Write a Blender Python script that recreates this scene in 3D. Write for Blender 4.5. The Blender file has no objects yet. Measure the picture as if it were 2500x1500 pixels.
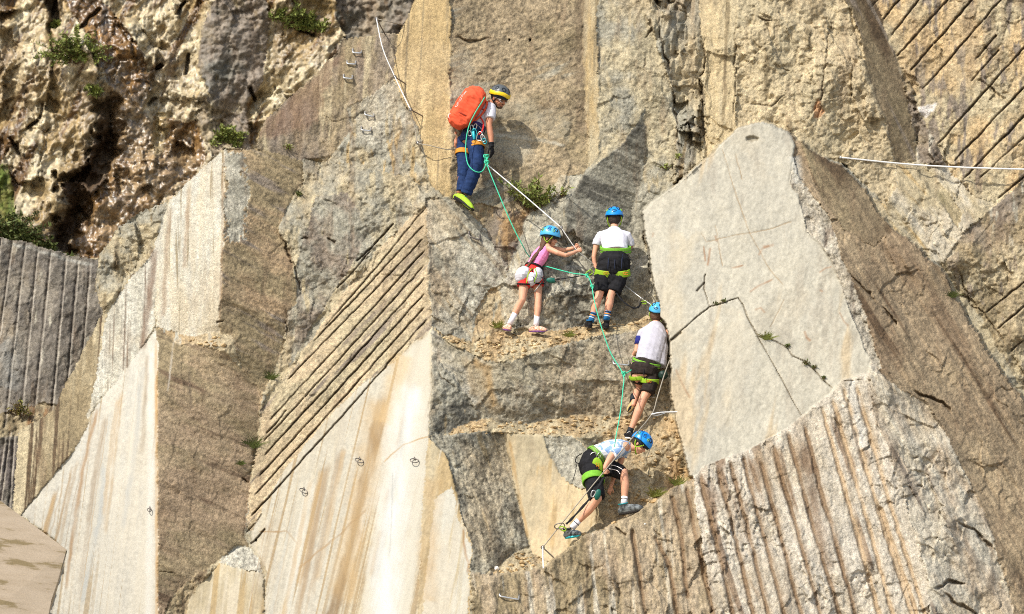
import bpy, bmesh, math, random
import numpy as np
from mathutils import Vector, Matrix

# ------------------------------------------------------------------ camera, sky, sun, exposure
SC = bpy.context.scene
COL = bpy.context.collection
PITCH = math.radians(22.0)
F = 7220.0                      # focal length in photo pixels (2500 wide)
PPM = 190.0                     # photo pixels per metre at the cliff
D0 = F / PPM                    # 38 m
CAM = Vector((0.0, 0.0, 1.7))
cam_d = bpy.data.cameras.new('camera')
cam = bpy.data.objects.new('camera', cam_d); COL.objects.link(cam)
cam.location = CAM
cam.rotation_euler = (math.radians(90) + PITCH, 0, 0)
cam_d.sensor_width = 36.0
cam_d.lens = 36.0 * F / 2500.0
cam_d.clip_start = 0.5; cam_d.clip_end = 3000.0
cam_d.dof.use_dof = True
cam_d.dof.focus_distance = D0
cam_d.dof.aperture_fstop = 1.8
SC.camera = cam

SUN = Vector((-0.47, -0.66, 0.585)).normalized()      # towards the sun
sl = bpy.data.lights.new('sun', 'SUN'); sl.energy = 3.5; sl.angle = math.radians(0.5); sl.color = (1.0, 0.965, 0.88)
so = bpy.data.objects.new('sun', sl); COL.objects.link(so)
so.rotation_euler = SUN.to_track_quat('Z', 'Y').to_euler(); so.location = (0, 0, 60)
W = bpy.data.worlds.new('World'); SC.world = W; W.use_nodes = True
wn = W.node_tree.nodes; wl = W.node_tree.links
sky = wn.new('ShaderNodeTexSky'); sky.sky_type = 'NISHITA'; sky.sun_disc = False
sky.sun_elevation = math.asin(SUN.z); sky.sun_rotation = math.atan2(SUN.x, SUN.y)
wn['Background'].inputs[1].default_value = 0.15
wl.new(sky.outputs[0], wn['Background'].inputs[0])
SC.view_settings.view_transform = 'Standard'; SC.view_settings.look = 'None'
SC.view_settings.gamma = 1.0; SC.view_settings.exposure = 0.56
SC.view_settings.use_curve_mapping = False
SC.cycles.max_bounces = 5; SC.cycles.diffuse_bounces = 3; SC.cycles.glossy_bounces = 2
SC.cycles.use_denoising = False
SC.cycles.filter_width = 1.0

RIGHT = np.array((1.0, 0, 0))
UP = np.array((0, -math.sin(PITCH), math.cos(PITCH)))
FWD = np.array((0, math.cos(PITCH), math.sin(PITCH)))

def unproj(px, py, d):
    """photo pixel + depth along the camera axis (m) -> world point(s)"""
    px = np.asarray(px, float); py = np.asarray(py, float); d = np.asarray(d, float)
    x = (px - 1250.0) / F * d; y = (750.0 - py) / F * d
    return (np.array(CAM) + x[..., None] * RIGHT + y[..., None] * UP + d[..., None] * FWD)

# ------------------------------------------------------------------ small helpers
def tag(o, label=None, cat=None, group=None, kind=None):
    if label: o['label'] = label
    if cat: o['category'] = cat
    if group: o['group'] = group
    if kind: o['kind'] = kind
    return o

def empty(name, loc, parent=None):
    o = bpy.data.objects.new(name, None); COL.objects.link(o); o.location = loc
    o.empty_display_size = 0.1
    return o

def link_mesh(name, me, mat, parent=None):
    o = bpy.data.objects.new(name, me); COL.objects.link(o)
    if mat is not None:
        for m in (mat if isinstance(mat, (list, tuple)) else [mat]): me.materials.append(m)
    if parent is not None:
        o.parent = parent
        o.matrix_parent_inverse = Matrix.Translation(-Vector(parent.location))
    return o

ALB = 0.80
def s2l(c):
    c = np.asarray(c, float) / 255.0
    return ALB * np.where(c <= 0.04045, c / 12.92, ((c + 0.055) / 1.055) ** 2.4)

# ------------------------------------------------------------------ noise in numpy
def _h(ix, iy, seed):
    n = (ix.astype(np.int64) * 374761393 + iy.astype(np.int64) * 668265263 + seed * 1442695041) & 0x7fffffff
    n = ((n ^ (n >> 13)) * 1274126177) & 0x7fffffff
    n = ((n ^ (n >> 16)) * 1103515245) & 0x7fffffff
    return ((n ^ (n >> 15)) & 0xffffff).astype(np.float32) / np.float32(0xffffff)

def vn(x, y, seed=0):
    ix = np.floor(x); iy = np.floor(y); fx = (x - ix).astype(np.float32); fy = (y - iy).astype(np.float32)
    fx = fx * fx * (3 - 2 * fx); fy = fy * fy * (3 - 2 * fy)
    a = _h(ix, iy, seed); b = _h(ix + 1, iy, seed); c = _h(ix, iy + 1, seed); d = _h(ix + 1, iy + 1, seed)
    return (a + (b - a) * fx) * (1 - fy) + (c + (d - c) * fx) * fy        # 0..1

def fbm(x, y, seed=0, octv=4, gain=0.5):
    s = 0; a = 1.0; t = 0
    for k in range(octv):
        s = s + a * (vn(x, y, seed + 17 * k) - 0.5); t += a
        x = x * 2.03 + 13.7; y = y * 2.03 + 5.1; a *= gain
    return s / t * 2                                                        # about -1..1

def cells(x, y, seed=0, planes=0.6):
    """faceted rock: each jittered cell is a tilted plane; returns (height, edge distance)"""
    ix = np.floor(x); iy = np.floor(y)
    d1 = np.full(x.shape, 9.0, np.float32); d2 = d1.copy(); hh = np.zeros(x.shape, np.float32)
    for dx in (-1, 0, 1):
        for dy in (-1, 0, 1):
            cx = ix + dx; cy = iy + dy
            px = cx + 0.15 + 0.7 * _h(cx, cy, seed); py = cy + 0.15 + 0.7 * _h(cx, cy, seed + 1)
            ex = (x - px).astype(np.float32); ey = (y - py).astype(np.float32)
            d = ex * ex + ey * ey
            h = 0.4 * (_h(cx, cy, seed + 2) - 0.5) + planes * ((_h(cx, cy, seed + 3) - 0.5) * ex + (_h(cx, cy, seed + 4) - 0.5) * ey) * 2
            m = d < d1
            d2 = np.where(m, d1, np.minimum(d2, d)); hh = np.where(m, h, hh); d1 = np.where(m, d, d1)
    return hh, np.sqrt(d2) - np.sqrt(d1)

def sstep(a, b, x):
    t = np.clip((x - a) / (b - a), 0, 1); return t * t * (3 - 2 * t)

def blur(a, n=1):
    for _ in range(n):
        p = np.pad(a, 1, mode='edge')
        a = (p[:-2, 1:-1] + p[2:, 1:-1] + p[1:-1, :-2] + p[1:-1, 2:] + 2 * a) / 6.0
    return a

def in_poly(X, Y, poly):
    m = np.zeros(X.shape, bool)
    n = len(poly)
    for i in range(n):
        x0, y0 = poly[i]; x1, y1 = poly[(i + 1) % n]
        if y0 == y1: continue
        c = ((Y >= y0) != (Y >= y1)) & (X < (x1 - x0) * (Y - y0) / (y1 - y0) + x0)
        m ^= c
    return m

def line_dist(X, Y, pts):
    """distance to a polyline and the parameter 0..1 along it"""
    best = np.full(X.shape, 1e9, np.float32); tt = np.zeros(X.shape, np.float32)
    n = len(pts) - 1
    acc = np.concatenate([[0], np.cumsum([math.dist(pts[i], pts[i + 1]) for i in range(n)])])
    for i in range(n):
        x0, y0 = pts[i]; x1, y1 = pts[i + 1]
        L2 = (x1 - x0) ** 2 + (y1 - y0) ** 2
        t = np.clip(((X - x0) * (x1 - x0) + (Y - y0) * (y1 - y0)) / L2, 0, 1)
        d = np.hypot(X - x0 - t * (x1 - x0), Y - y0 - t * (y1 - y0))
        m = d < best
        best = np.where(m, d, best); tt = np.where(m, (acc[i] + t * (acc[i + 1] - acc[i])) / acc[-1], tt)
    return best, tt

def poisson(gx, gy, h):
    """surface whose x / y slopes follow gx, gy in the least-squares sense (rows go down the picture)"""
    ny, nx = gx.shape
    fx = np.zeros((ny, nx)); fy = np.zeros((ny, nx))
    ax = (gx[:, 1:] + gx[:, :-1]) / 2 * h; ay = (gy[1:] + gy[:-1]) / 2 * h
    fx[:, :-1] += ax; fx[:, 1:] -= ax
    fy[:-1] += ay; fy[1:] -= ay
    f = fx + fy
    e = np.concatenate([f, f[:, ::-1]], 1); e = np.concatenate([e, e[::-1]], 0)
    Fh = np.fft.rfft2(e)
    wy = 2 * np.cos(2 * np.pi * np.arange(2 * ny) / (2 * ny)) - 2
    wx = 2 * np.cos(2 * np.pi * np.arange(Fh.shape[1]) / (2 * nx)) - 2
    den = wy[:, None] + wx[None, :]; den[0, 0] = 1
    Fh = Fh / den; Fh[0, 0] = 0
    return np.fft.irfft2(Fh, s=e.shape)[:ny, :nx]

# ------------------------------------------------------------------ rock materials
def rock_material(name, rough=0.88, bump=0.35, speck=0.10, spec=0.25, wet=False, grain=22.0):
    m = bpy.data.materials.new(name); m.use_nodes = True
    nt = m.node_tree; N = nt.nodes; L = nt.links; b = N['Principled BSDF']
    at = N.new('ShaderNodeAttribute'); at.attribute_name = 'Col'
    tc = N.new('ShaderNodeTexCoord')
    n1 = N.new('ShaderNodeTexNoise'); n1.inputs['Scale'].default_value = grain; n1.inputs['Detail'].default_value = 4; n1.inputs['Roughness'].default_value = 0.7
    n2 = N.new('ShaderNodeTexNoise'); n2.inputs['Scale'].default_value = grain * 2.7; n2.inputs['Detail'].default_value = 2
    L.new(tc.outputs['Object'], n1.inputs['Vector']); L.new(tc.outputs['Object'], n2.inputs['Vector'])
    mr = N.new('ShaderNodeMapRange'); mr.inputs[1].default_value = 0.32; mr.inputs[2].default_value = 0.68
    mr.inputs[3].default_value = 1 - speck; mr.inputs[4].default_value = 1 + speck
    L.new(n2.outputs['Fac'], mr.inputs[0])
    mx = N.new('ShaderNodeMix'); mx.data_type = 'RGBA'; mx.blend_type = 'MULTIPLY'; mx.inputs['Factor'].default_value = 1
    cb = N.new('ShaderNodeCombineColor')
    for i in range(3): L.new(mr.outputs[0], cb.inputs[i])
    L.new(at.outputs['Color'], mx.inputs[6]); L.new(cb.outputs[0], mx.inputs[7])
    L.new(mx.outputs[2], b.inputs['Base Color'])
    b.inputs['Roughness'].default_value = rough; b.inputs['Specular IOR Level'].default_value = spec
    bp = N.new('ShaderNodeBump'); bp.inputs['Strength'].default_value = bump; bp.inputs['Distance'].default_value = 0.03
    L.new(n1.outputs['Fac'], bp.inputs['Height']); L.new(bp.outputs[0], b.inputs['Normal'])
    if wet:
        w = N.new('ShaderNodeMapRange'); w.inputs[1].default_value = 0; w.inputs[2].default_value = 1
        w.inputs[3].default_value = rough; w.inputs[4].default_value = 0.30
        L.new(at.outputs['Alpha'], w.inputs[0]); L.new(w.outputs[0], b.inputs['Roughness'])
        w2 = N.new('ShaderNodeMapRange'); w2.inputs[3].default_value = 0.2; w2.inputs[4].default_value = 1.0
        L.new(at.outputs['Alpha'], w2.inputs[0]); L.new(w2.outputs[0], b.inputs['Specular IOR Level'])
    return m

M_GRANITE = rock_material('granite', rough=0.85, bump=0.55, speck=0.26, grain=26)
M_SMOOTH = rock_material('sawn_granite', rough=0.7, bump=0.08, speck=0.10, spec=0.3, grain=30)
M_EARTH = rock_material('dry_earth', rough=0.97, bump=0.9, speck=0.3, spec=0.05, grain=14)
M_WET = rock_material('wet_rock', rough=0.75, bump=0.9, speck=0.25, wet=True, grain=5)
# ------------------------------------------------------------------ cliff built as facets
# palette (surface colours, sRGB)
CREAM = (194, 182, 158); WHITE = (188, 182, 166); TAN = (176, 161, 130); GOLD = (172, 148, 106)
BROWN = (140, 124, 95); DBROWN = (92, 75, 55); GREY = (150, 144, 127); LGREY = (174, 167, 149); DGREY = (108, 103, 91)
MAUVE = (132, 119, 104); RUST = (104, 76, 40); EARTH = (168, 144, 108); SLAB = (184, 176, 157); BEIGE = (172, 159, 130)
OLIVE = (134, 122, 88); PALE = (188, 178, 158)

class Layer:
    def __init__(s, x0, x1, y0, y1, h, seed):
        s.xs = np.arange(x0, x1 + h, h); s.ys = np.arange(y0, y1 + h, h); s.h = h
        s.X, s.Y = np.meshgrid(s.xs, s.ys); s.seed = seed
        wx = 9 * fbm(s.X / 42, s.Y / 42, seed + 1, 5, .66) + 5 * (vn(s.X / 4.2, s.Y / 4.2, seed + 3) - .5); wy = 9 * fbm(s.X / 42, s.Y / 42, seed + 2, 5, .66) + 5 * (vn(s.X / 4.2, s.Y / 4.2, seed + 4) - .5)
        s.wx, s.wy = wx, wy
        sh = s.X.shape
        z = lambda v=0.0: np.full(sh, v, np.float32)
        s.gx, s.gy, s.rough, s.blk, s.ang, s.an, s.spk, s.lift = z(), z(.4), z(), z(), z(90), z(1), z(.1), z()
        s.msc, s.scov, s.ssc, s.wet = z(120), z(), z(16), z()
        s.A = np.zeros(sh + (3,), np.float32); s.B = s.A.copy(); s.C = s.A.copy()
        s.obj = np.zeros(sh, np.int16); s.names = ['']
        s.bsc = z(60)
    def f(s, poly, gx, gy, A, B=None, C=None, cov=0.0, rough=.02, blk=.0, ang=90, an=1, spk=.12, lift=0, msc=90, ssc=16, warp=1.0, obj=None, wet=0, bsc=60):
        m = in_poly(s.X + s.wx * warp, s.Y + s.wy * warp, poly)
        for k, v in (('gx', gx), ('gy', gy), ('rough', rough), ('blk', blk), ('ang', ang), ('an', an), ('spk', spk), ('lift', lift), ('msc', msc), ('scov', cov), ('ssc', ssc), ('wet', wet), ('bsc', bsc)):
            getattr(s, k)[m] = v
        s.A[m] = s2l(A); s.B[m] = s2l(B or A); s.C[m] = s2l(C or B or A)
        if obj is not None:
            if obj not in s.names: s.names.append(obj)
            s.obj[m] = s.names.index(obj)
        return m
    def solve(s, base, slope_fix=None):
        X, Y = s.X, s.Y
        a = np.radians(s.ang)
        u = X * np.cos(a) - Y * np.sin(a)          # along the grain
        v = X * np.sin(a) + Y * np.cos(a)          # across it
        s.u, s.v = u, v
        s.D = poisson(blur(s.gx, 3), -blur(s.gy, 3), s.h / PPM) 
        s.D = s.D - s.D.mean() + base
        s.D += blur(-s.lift, 1)
        r = blur(s.rough, 4); bk = blur(s.blk, 4)
        wx = X + 14 * fbm(X / 50, Y / 50, s.seed + 5, 3); wy = Y + 14 * fbm(X / 50, Y / 50, s.seed + 6, 3)
        # medium undulation + grain relief
        s.D += r * 2.2 * fbm(u / s.an / 70, v / 70, s.seed + 7, 5, .55)
        s.D += r * 4.0 * fbm(X / 210, Y / 190, s.seed + 9, 3)
        s.D += r * 0.65 * fbm(u / s.an / 12, v / 12, s.seed + 8, 3, .6)
        s.D += blur(s.spk, 2) * .023 * fbm(X / 9.5, Y / 9.5, s.seed + 11, 2, .7) * (s.spk > .09)
        # broken facets at three sizes
        tot = 0
        e_all = None
        for k, (sc, am) in enumerate(((1.9, 1.0), (0.8, .5), (0.33, .24))):
            hcell, e = cells(wx / (s.bsc * sc), wy / (s.bsc * sc * 1.25), s.seed + 20 + 7 * k, 1.5)
            tot = tot + am * hcell
            if k == 1: e_all = e
        pm = .25 + 1.15 * sstep(.42, .72, .5 + .9 * fbm(X / 110, Y / 130, s.seed + 33, 3))
        s.D += bk * tot * pm * .8
        s.edge = e_all
        # colour
        t = .5 + .9 * fbm(u / s.an / s.msc, v / s.msc, s.seed + 40, 5, .6)
        t = sstep(0.25, .75, t)[..., None]
        c = s.A * (1 - t) + s.B * t
        w = .5 + 1.0 * fbm(u / (s.an * 4) / s.ssc, v / s.ssc, s.seed + 50, 4, .55)
        w = sstep(1 - s.scov, 1 - s.scov + .22, w * .9 + .05)[..., None]
        c = c * (1 - w) + s.C * w
        sp = 1 + s.spk * (2.9 * fbm(X / 7.0, Y / 7.0, s.seed + 60, 3, .95) + .5 * fbm(X / 40, Y / 40, s.seed + 61, 3))
        # fine scratches along the grain
        sp = sp + s.spk * .7 * fbm(u / 34 / np.maximum(s.an, 1), v / 4.5, s.seed + 62, 2)
        # thin weathering skin that ignores the facets
        k = sstep(.52, .85, .5 + .8 * fbm(X / 130, Y / 190, s.seed + 70, 5, .6)) * blur(np.clip(s.spk * 4, 0, 1), 3) * .45
        c = c * (1 - k[..., None]) + s2l((176, 156, 124)) * k[..., None]
        k = sstep(.60, .9, .5 + .8 * fbm(X / 26, Y / 140, s.seed + 75, 4, .6)) * blur(np.clip(s.spk * 4, 0, 1), 3) * .4
        c = c * (1 - k[..., None]) + s2l((120, 98, 76)) * k[..., None]
        s.c = blur((c * sp[..., None]).transpose(2, 0, 1).reshape(-1, c.shape[1]), 0).reshape(3, c.shape[0], c.shape[1]).transpose(1, 2, 0)
    def groove(s, pts, w=4.0, depth=.06, dirt_shade=None, amt=.6, jit=1.5, breaks=0.0, taper=.03):
        xs = [p[0] for p in pts]; ys = [p[1] for p in pts]; mg = w * 3 + 6
        i0, i1 = np.searchsorted(s.xs, (min(xs) - mg, max(xs) + mg)); j0, j1 = np.searchsorted(s.ys, (min(ys) - mg, max(ys) + mg))
        if i1 - i0 < 2 or j1 - j0 < 2: return
        sl = (slice(j0, j1), slice(i0, i1)); X = s.X[sl]; Y = s.Y[sl]; sd = int(xs[0] * 7 + ys[0])
        jx = jit * 2 * fbm(X / 22, Y / 22, sd, 3); jy = jit * 2 * fbm(X / 22, Y / 22, sd + 3, 3)
        d, t = line_dist(X + jx, Y + jy, pts)
        L = math.hypot(xs[-1] - xs[0], ys[-1] - ys[0])
        g = (.85 + .5 * fbm(t * L / 70, t * 0 + sd, sd + 9, 3))
        if breaks: g = g * sstep(breaks - .12, breaks + .08, .5 + .8 * fbm(t * L / 60, t * 0, sd + 4, 2))
        e = np.minimum(t, 1 - t); g = g * sstep(0, taper, e)
        ww = w * (.75 + .5 * np.clip(g, 0, 1.2)) / 2
        p = np.clip(1 - (d / np.maximum(ww, .1)) ** 2, 0, 1) * np.clip(g, 0, 1.3)
        s.D[sl] += depth * p
        if dirt_shade is not None:  # soil colour, and shade painted into slots and recesses
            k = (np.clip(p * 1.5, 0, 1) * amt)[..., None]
            s.c[sl] = s.c[sl] * (1 - k) + s2l(dirt_shade) * k
    def stain(s, pts, w, col, amt=.6, jit=4, soft=1.0, seed=0, streak=0):  # colours stains along a path, also painted shade at a corner and a recess
        xs = [p[0] for p in pts]; ys = [p[1] for p in pts]; mg = w * 2 + 10
        i0, i1 = np.searchsorted(s.xs, (min(xs) - mg, max(xs) + mg)); j0, j1 = np.searchsorted(s.ys, (min(ys) - mg, max(ys) + mg))
        sl = (slice(j0, j1), slice(i0, i1)); X = s.X[sl]; Y = s.Y[sl]; sd = int(xs[0] * 3 + ys[0]) + seed
        d, t = line_dist(X + jit * 2 * fbm(X / 25, Y / 25, sd, 3), Y + jit * 2 * fbm(X / 25, Y / 25, sd + 3, 3), pts)
        k = sstep(w / 2 * (1 + soft), w / 2 * (1 - min(soft, .95)), d) * amt
        k = k * np.clip(.85 + .6 * fbm(X / 20, Y / 60, sd + 5, 3), 0, 1.2)
        if streak: k = k * np.clip(.6 + 1.2 * fbm(X / 7, Y / 150, sd + 6, 3), 0, 1)
        e = np.minimum(t, 1 - t); k = (np.clip(k, 0, 1) * sstep(0, .06, e))[..., None]
        s.c[sl] = s.c[sl] * (1 - k) + s2l(col) * k
    def patch(s, poly, col, amt=.7, warp=2.5, soft=4, push=0.0, streak=0):
        m = blur(in_poly(s.X + s.wx * warp, s.Y + s.wy * warp, poly).astype(np.float32), soft)
        if push: s.D += push * m
        k = m * amt
        if streak: k = k * np.clip(.55 + 1.3 * fbm(s.u / 150, s.v / 8, s.seed + 90, 3), 0, 1)
        s.c = s.c * (1 - k[..., None]) + s2l(col) * k[..., None]
    def depth(s, px, py):
        px = np.asarray(px, float); py = np.asarray(py, float)
        i = np.clip((px - s.xs[0]) / s.h, 0, len(s.xs) - 1.001); j = np.clip((py - s.ys[0]) / s.h, 0, len(s.ys) - 1.001)
        a = i.astype(int); b = j.astype(int); fi = i - a; fj = j - b
        return (s.D[b, a] * (1 - fi) + s.D[b, a + 1] * fi) * (1 - fj) + (s.D[b + 1, a] * (1 - fi) + s.D[b + 1, a + 1] * fi) * fj
    def build(s, mats, labels=None, skirt=2.5, drop=(), outer=False):
        """one mesh per region name; open edges towards dropped regions get a real thickness"""
        ny, nx = s.X.shape
        Xo, Yo, Do, Co, Ob = s.X, s.Y, s.D, s.c, s.obj
        wet = s.wet
        if outer:      # coarse continuation of the rock beyond the frame
            k = np.array([20, 60, 130, 250, 450, 800, 1300.])
            def padx(A, f=None):
                l = np.repeat(A[:, :1], 7, 1).copy(); r = np.repeat(A[:, -1:], 7, 1).copy(); return l, r
            l, r = padx(Xo); l = l - k[::-1]; r = r + k; Xo = np.concatenate([l, Xo, r], 1)
            for nm in ('Y', 'D'):
                A = Yo if nm == 'Y' else Do
                l, r = padx(A)
                if nm == 'D':
                    l = l + k[::-1] / PPM * .15; r = r + k / PPM * .15
                A = np.concatenate([l, A, r], 1)
                if nm == 'Y': Yo = A
                else: Do = A
            l, r = padx(Co); Co = np.concatenate([l, Co, r], 1)
            l, r = padx(Ob); Ob = np.concatenate([l, Ob, r], 1)
            l, r = padx(wet); wet = np.concatenate([l, wet, r], 1)
            def pady(A): return np.repeat(A[:1], 7, 0).copy(), np.repeat(A[-1:], 7, 0).copy()
            t, b = pady(Xo); Xo = np.concatenate([t, Xo, b], 0)
            t, b = pady(Yo); Yo = np.concatenate([t - k[::-1][:, None], Yo, b + k[:, None] * .9], 0)
            t, b = pady(Do); Do = np.concatenate([t + k[::-1][:, None] / PPM * .5, Do, b - k[:, None] / PPM * .4], 0)
            t, b = pady(Co); Co = np.concatenate([t, Co, b], 0)
            t, b = pady(Ob); Ob = np.concatenate([t, Ob, b], 0)
            t, b = pady(wet); wet = np.concatenate([t, wet, b], 0)
            ny, nx = Xo.shape
        P = unproj(Xo, Yo, Do).reshape(-1, 3).astype(np.float32)
        Pb = unproj(Xo, Yo, Do + skirt).reshape(-1, 3).astype(np.float32)
        idx = np.arange(ny * nx).reshape(ny, nx)
        q = np.stack([idx[1:, :-1], idx[1:, 1:], idx[:-1, 1:], idx[:-1, :-1]], -1)
        fo = Ob[:-1, :-1]
        out = {}
        dropm = np.isin(fo, [s.names.index(n) for n in drop if n in s.names])
        # skirt quads between kept and dropped faces
        sk = []
        kp = ~dropm
        if drop:
            e = np.argwhere(kp[:, :-1] != kp[:, 1:])
            for j, i in e: 
                a, b = idx[j, i + 1], idx[j + 1, i + 1]
                sk.append((a, b, fo[j, i] if kp[j, i] else fo[j, i + 1], kp[j, i]))
            e = np.argwhere(kp[:-1] != kp[1:])
            for j, i in e:
                a, b = idx[j + 1, i], idx[j + 1, i + 1]
                sk.append((a, b, fo[j, i] if kp[j, i] else fo[j + 1, i], kp[j, i]))
        Cc = np.concatenate([np.clip(Co, .004, .95).reshape(-1, 3), wet.reshape(-1, 1)], 1).astype(np.float32)
        NV = ny * nx
        allP = np.concatenate([P, Pb]) if sk else P
        for oi, nm in enumerate(s.names):
            if nm in drop or nm == '': 
                if nm in drop: continue
            m = (fo == oi) & ~dropm
            fq = q[m]
            ex = np.array([(a, b, b + NV, a + NV) for a, b, o_, _k in sk if o_ == oi], dtype=np.int64).reshape(-1, 4)
            if len(fq) == 0: continue
            allq = np.concatenate([fq, ex]) if len(ex) else fq
            us, inv = np.unique(allq, return_inverse=True); inv = inv.reshape(-1, 4)
            me = bpy.data.meshes.new(nm)
            me.vertices.add(len(us)); me.vertices.foreach_set('co', allP[us].ravel())
            me.loops.add(len(inv) * 4); me.loops.foreach_set('vertex_index', inv.ravel().astype(np.int32))
            me.polygons.add(len(inv)); me.polygons.foreach_set('loop_start', np.arange(len(inv), dtype=np.int32) * 4)
            me.polygons.foreach_set('use_smooth', np.ones(len(inv), bool))
            at = me.color_attributes.new('Col', 'FLOAT_COLOR', 'POINT')
            at.data.foreach_set('color', Cc[us % NV].ravel())
            me.update()
            o = link_mesh(nm, me, mats[nm]); o['kind'] = 'structure'
            if labels and nm in labels: o['label'] = labels[nm]
            out[nm] = o
        return out

# ---------------- main cliff layer
c = Layer(-260, 2760, -260, 1760, 2.2, 100)
c.f([(-999, -999), (3999, -999), (3999, 3999), (-999, 3999)], .1, .45, TAN, GREY, BROWN, rough=.04, blk=.05, obj='cliff_face')
BK = 'cut_away'
# upper left: see-through to the back cliff
c.f([(-300, -300), (1030, -300), (1012, 0), (985, 60), (972, 82), (940, 78), (832, 95), (820, 130), (762, 188), (700, 240), (652, 285), (632, 330), (622, 366), (545, 358), (520, 385), (490, 410), (455, 445), (405, 492), (330, 520), (285, 560), (240, 622), (232, 690), (248, 760), (232, 800), (168, 920), (130, 1000), (88, 1030), (42, 1050), (30, 1260), (45, 1760), (-300, 1760)],
    0, .4, TAN, obj=BK, warp=.7)
# left ridge: knobby tan rock
c.f([(240, 622), (285, 560), (330, 520), (400, 492), (418, 500), (385, 590), (378, 615), (300, 700), (248, 765), (228, 690)], -.15, .6, TAN, GREY, BROWN, cov=.3, rough=.05, blk=.09, spk=.2, msc=50, obj='cliff_face')
# big left-facing flank
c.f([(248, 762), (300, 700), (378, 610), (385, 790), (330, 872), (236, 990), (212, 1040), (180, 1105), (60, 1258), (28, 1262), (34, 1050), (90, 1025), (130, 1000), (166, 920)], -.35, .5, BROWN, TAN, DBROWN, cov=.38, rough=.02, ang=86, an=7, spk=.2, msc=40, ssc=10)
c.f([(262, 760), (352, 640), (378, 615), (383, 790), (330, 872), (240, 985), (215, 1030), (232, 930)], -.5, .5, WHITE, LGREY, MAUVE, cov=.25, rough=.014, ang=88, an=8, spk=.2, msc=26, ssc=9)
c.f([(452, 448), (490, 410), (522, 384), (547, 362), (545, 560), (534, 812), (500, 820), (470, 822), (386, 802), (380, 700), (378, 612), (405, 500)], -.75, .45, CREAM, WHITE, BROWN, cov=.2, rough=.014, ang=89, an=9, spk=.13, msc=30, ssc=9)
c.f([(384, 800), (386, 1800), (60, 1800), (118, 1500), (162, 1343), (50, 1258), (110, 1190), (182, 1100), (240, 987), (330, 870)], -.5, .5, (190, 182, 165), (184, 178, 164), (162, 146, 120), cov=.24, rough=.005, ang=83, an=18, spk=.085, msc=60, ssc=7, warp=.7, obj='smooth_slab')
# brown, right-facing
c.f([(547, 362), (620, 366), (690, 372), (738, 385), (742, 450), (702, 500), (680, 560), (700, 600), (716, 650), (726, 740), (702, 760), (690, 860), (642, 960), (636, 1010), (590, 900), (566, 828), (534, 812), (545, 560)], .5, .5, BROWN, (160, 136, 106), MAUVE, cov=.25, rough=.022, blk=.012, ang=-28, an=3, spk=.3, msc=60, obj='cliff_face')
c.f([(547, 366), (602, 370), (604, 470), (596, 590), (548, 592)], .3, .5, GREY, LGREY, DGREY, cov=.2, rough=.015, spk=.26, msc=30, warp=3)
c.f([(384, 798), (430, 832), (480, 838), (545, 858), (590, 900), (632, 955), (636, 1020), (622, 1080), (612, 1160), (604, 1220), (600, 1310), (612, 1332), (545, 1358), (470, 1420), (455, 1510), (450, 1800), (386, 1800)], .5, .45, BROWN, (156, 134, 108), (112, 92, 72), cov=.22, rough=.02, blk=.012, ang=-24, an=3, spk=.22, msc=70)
c.f([(382, 795), (430, 812), (475, 822), (520, 812), (568, 815), (574, 832), (545, 862), (480, 842), (430, 836)], .1, 1.7, TAN, EARTH, LGREY, cov=.3, rough=.03, spk=.25)
# middle rock, grey with tan skin
c.f([(738, 385), (800, 390), (860, 400), (1000, 430), (1045, 480), (1036, 510), (930, 605), (850, 700), (762, 832), (700, 905), (652, 965), (640, 965), (690, 860), (702, 760), (726, 740), (716, 650), (700, 600), (680, 560), (702, 500), (742, 450)], .05, .6, TAN, GREY, BEIGE, cov=.3, rough=.05, blk=.075, spk=.22, msc=75, bsc=75)
c.f([(770, 480), (850, 470), (900, 560), (860, 640), (770, 790), (700, 900), (730, 760), (720, 660), (745, 560)], .15, .5, GREY, MAUVE, TAN, cov=.2, rough=.035, blk=.05, spk=.25, msc=80, bsc=70)
# diagonal drilled face
c.f([(1041, 498), (1046, 640), (1055, 800), (1032, 822), (936, 905), (882, 940), (800, 1022), (700, 1142), (642, 1232), (614, 1302), (603, 1290), (606, 1200), (616, 1150), (640, 1000), (652, 962), (762, 830), (850, 700), (930, 602)], -.25, .55, (188, 168, 136), TAN, MAUVE, cov=.26, rough=.02, blk=.02, ang=47, an=3, spk=.22, msc=40, bsc=40)
# lower smooth slab
c.f([(1055, 800), (1060, 860), (1052, 960), (1046, 1062), (1086, 1110), (1102, 1160), (1132, 1270), (1150, 1330), (1150, 1400), (1140, 1800), (640, 1800), (650, 1392), (614, 1334), (614, 1302), (642, 1232), (700, 1142), (800, 1022), (882, 940), (936, 905), (1032, 822)], -.35, .6, (184, 171, 144), (180, 172, 154), (154, 134, 102), cov=.36, rough=.007, ang=77, an=16, spk=.085, msc=60, ssc=9, warp=.6, obj='smooth_slab')
c.f([(1046, 1064), (1086, 1110), (1102, 1160), (1132, 1270), (1150, 1330), (1150, 1400), (1140, 1800), (1000, 1800), (1030, 1300), (1036, 1150)], -.1, .5, GOLD, TAN, CREAM, cov=.3, rough=.012, ang=80, an=6, spk=.12, msc=40)
c.f([(1062, 1220), (1100, 1190), (1120, 1270), (1148, 1340), (1148, 1400), (1134, 1800), (1010, 1800), (1036, 1420)], -.3, .55, WHITE, PALE, TAN, cov=.2, rough=.006, ang=80, an=6, spk=.05, msc=40)
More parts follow.
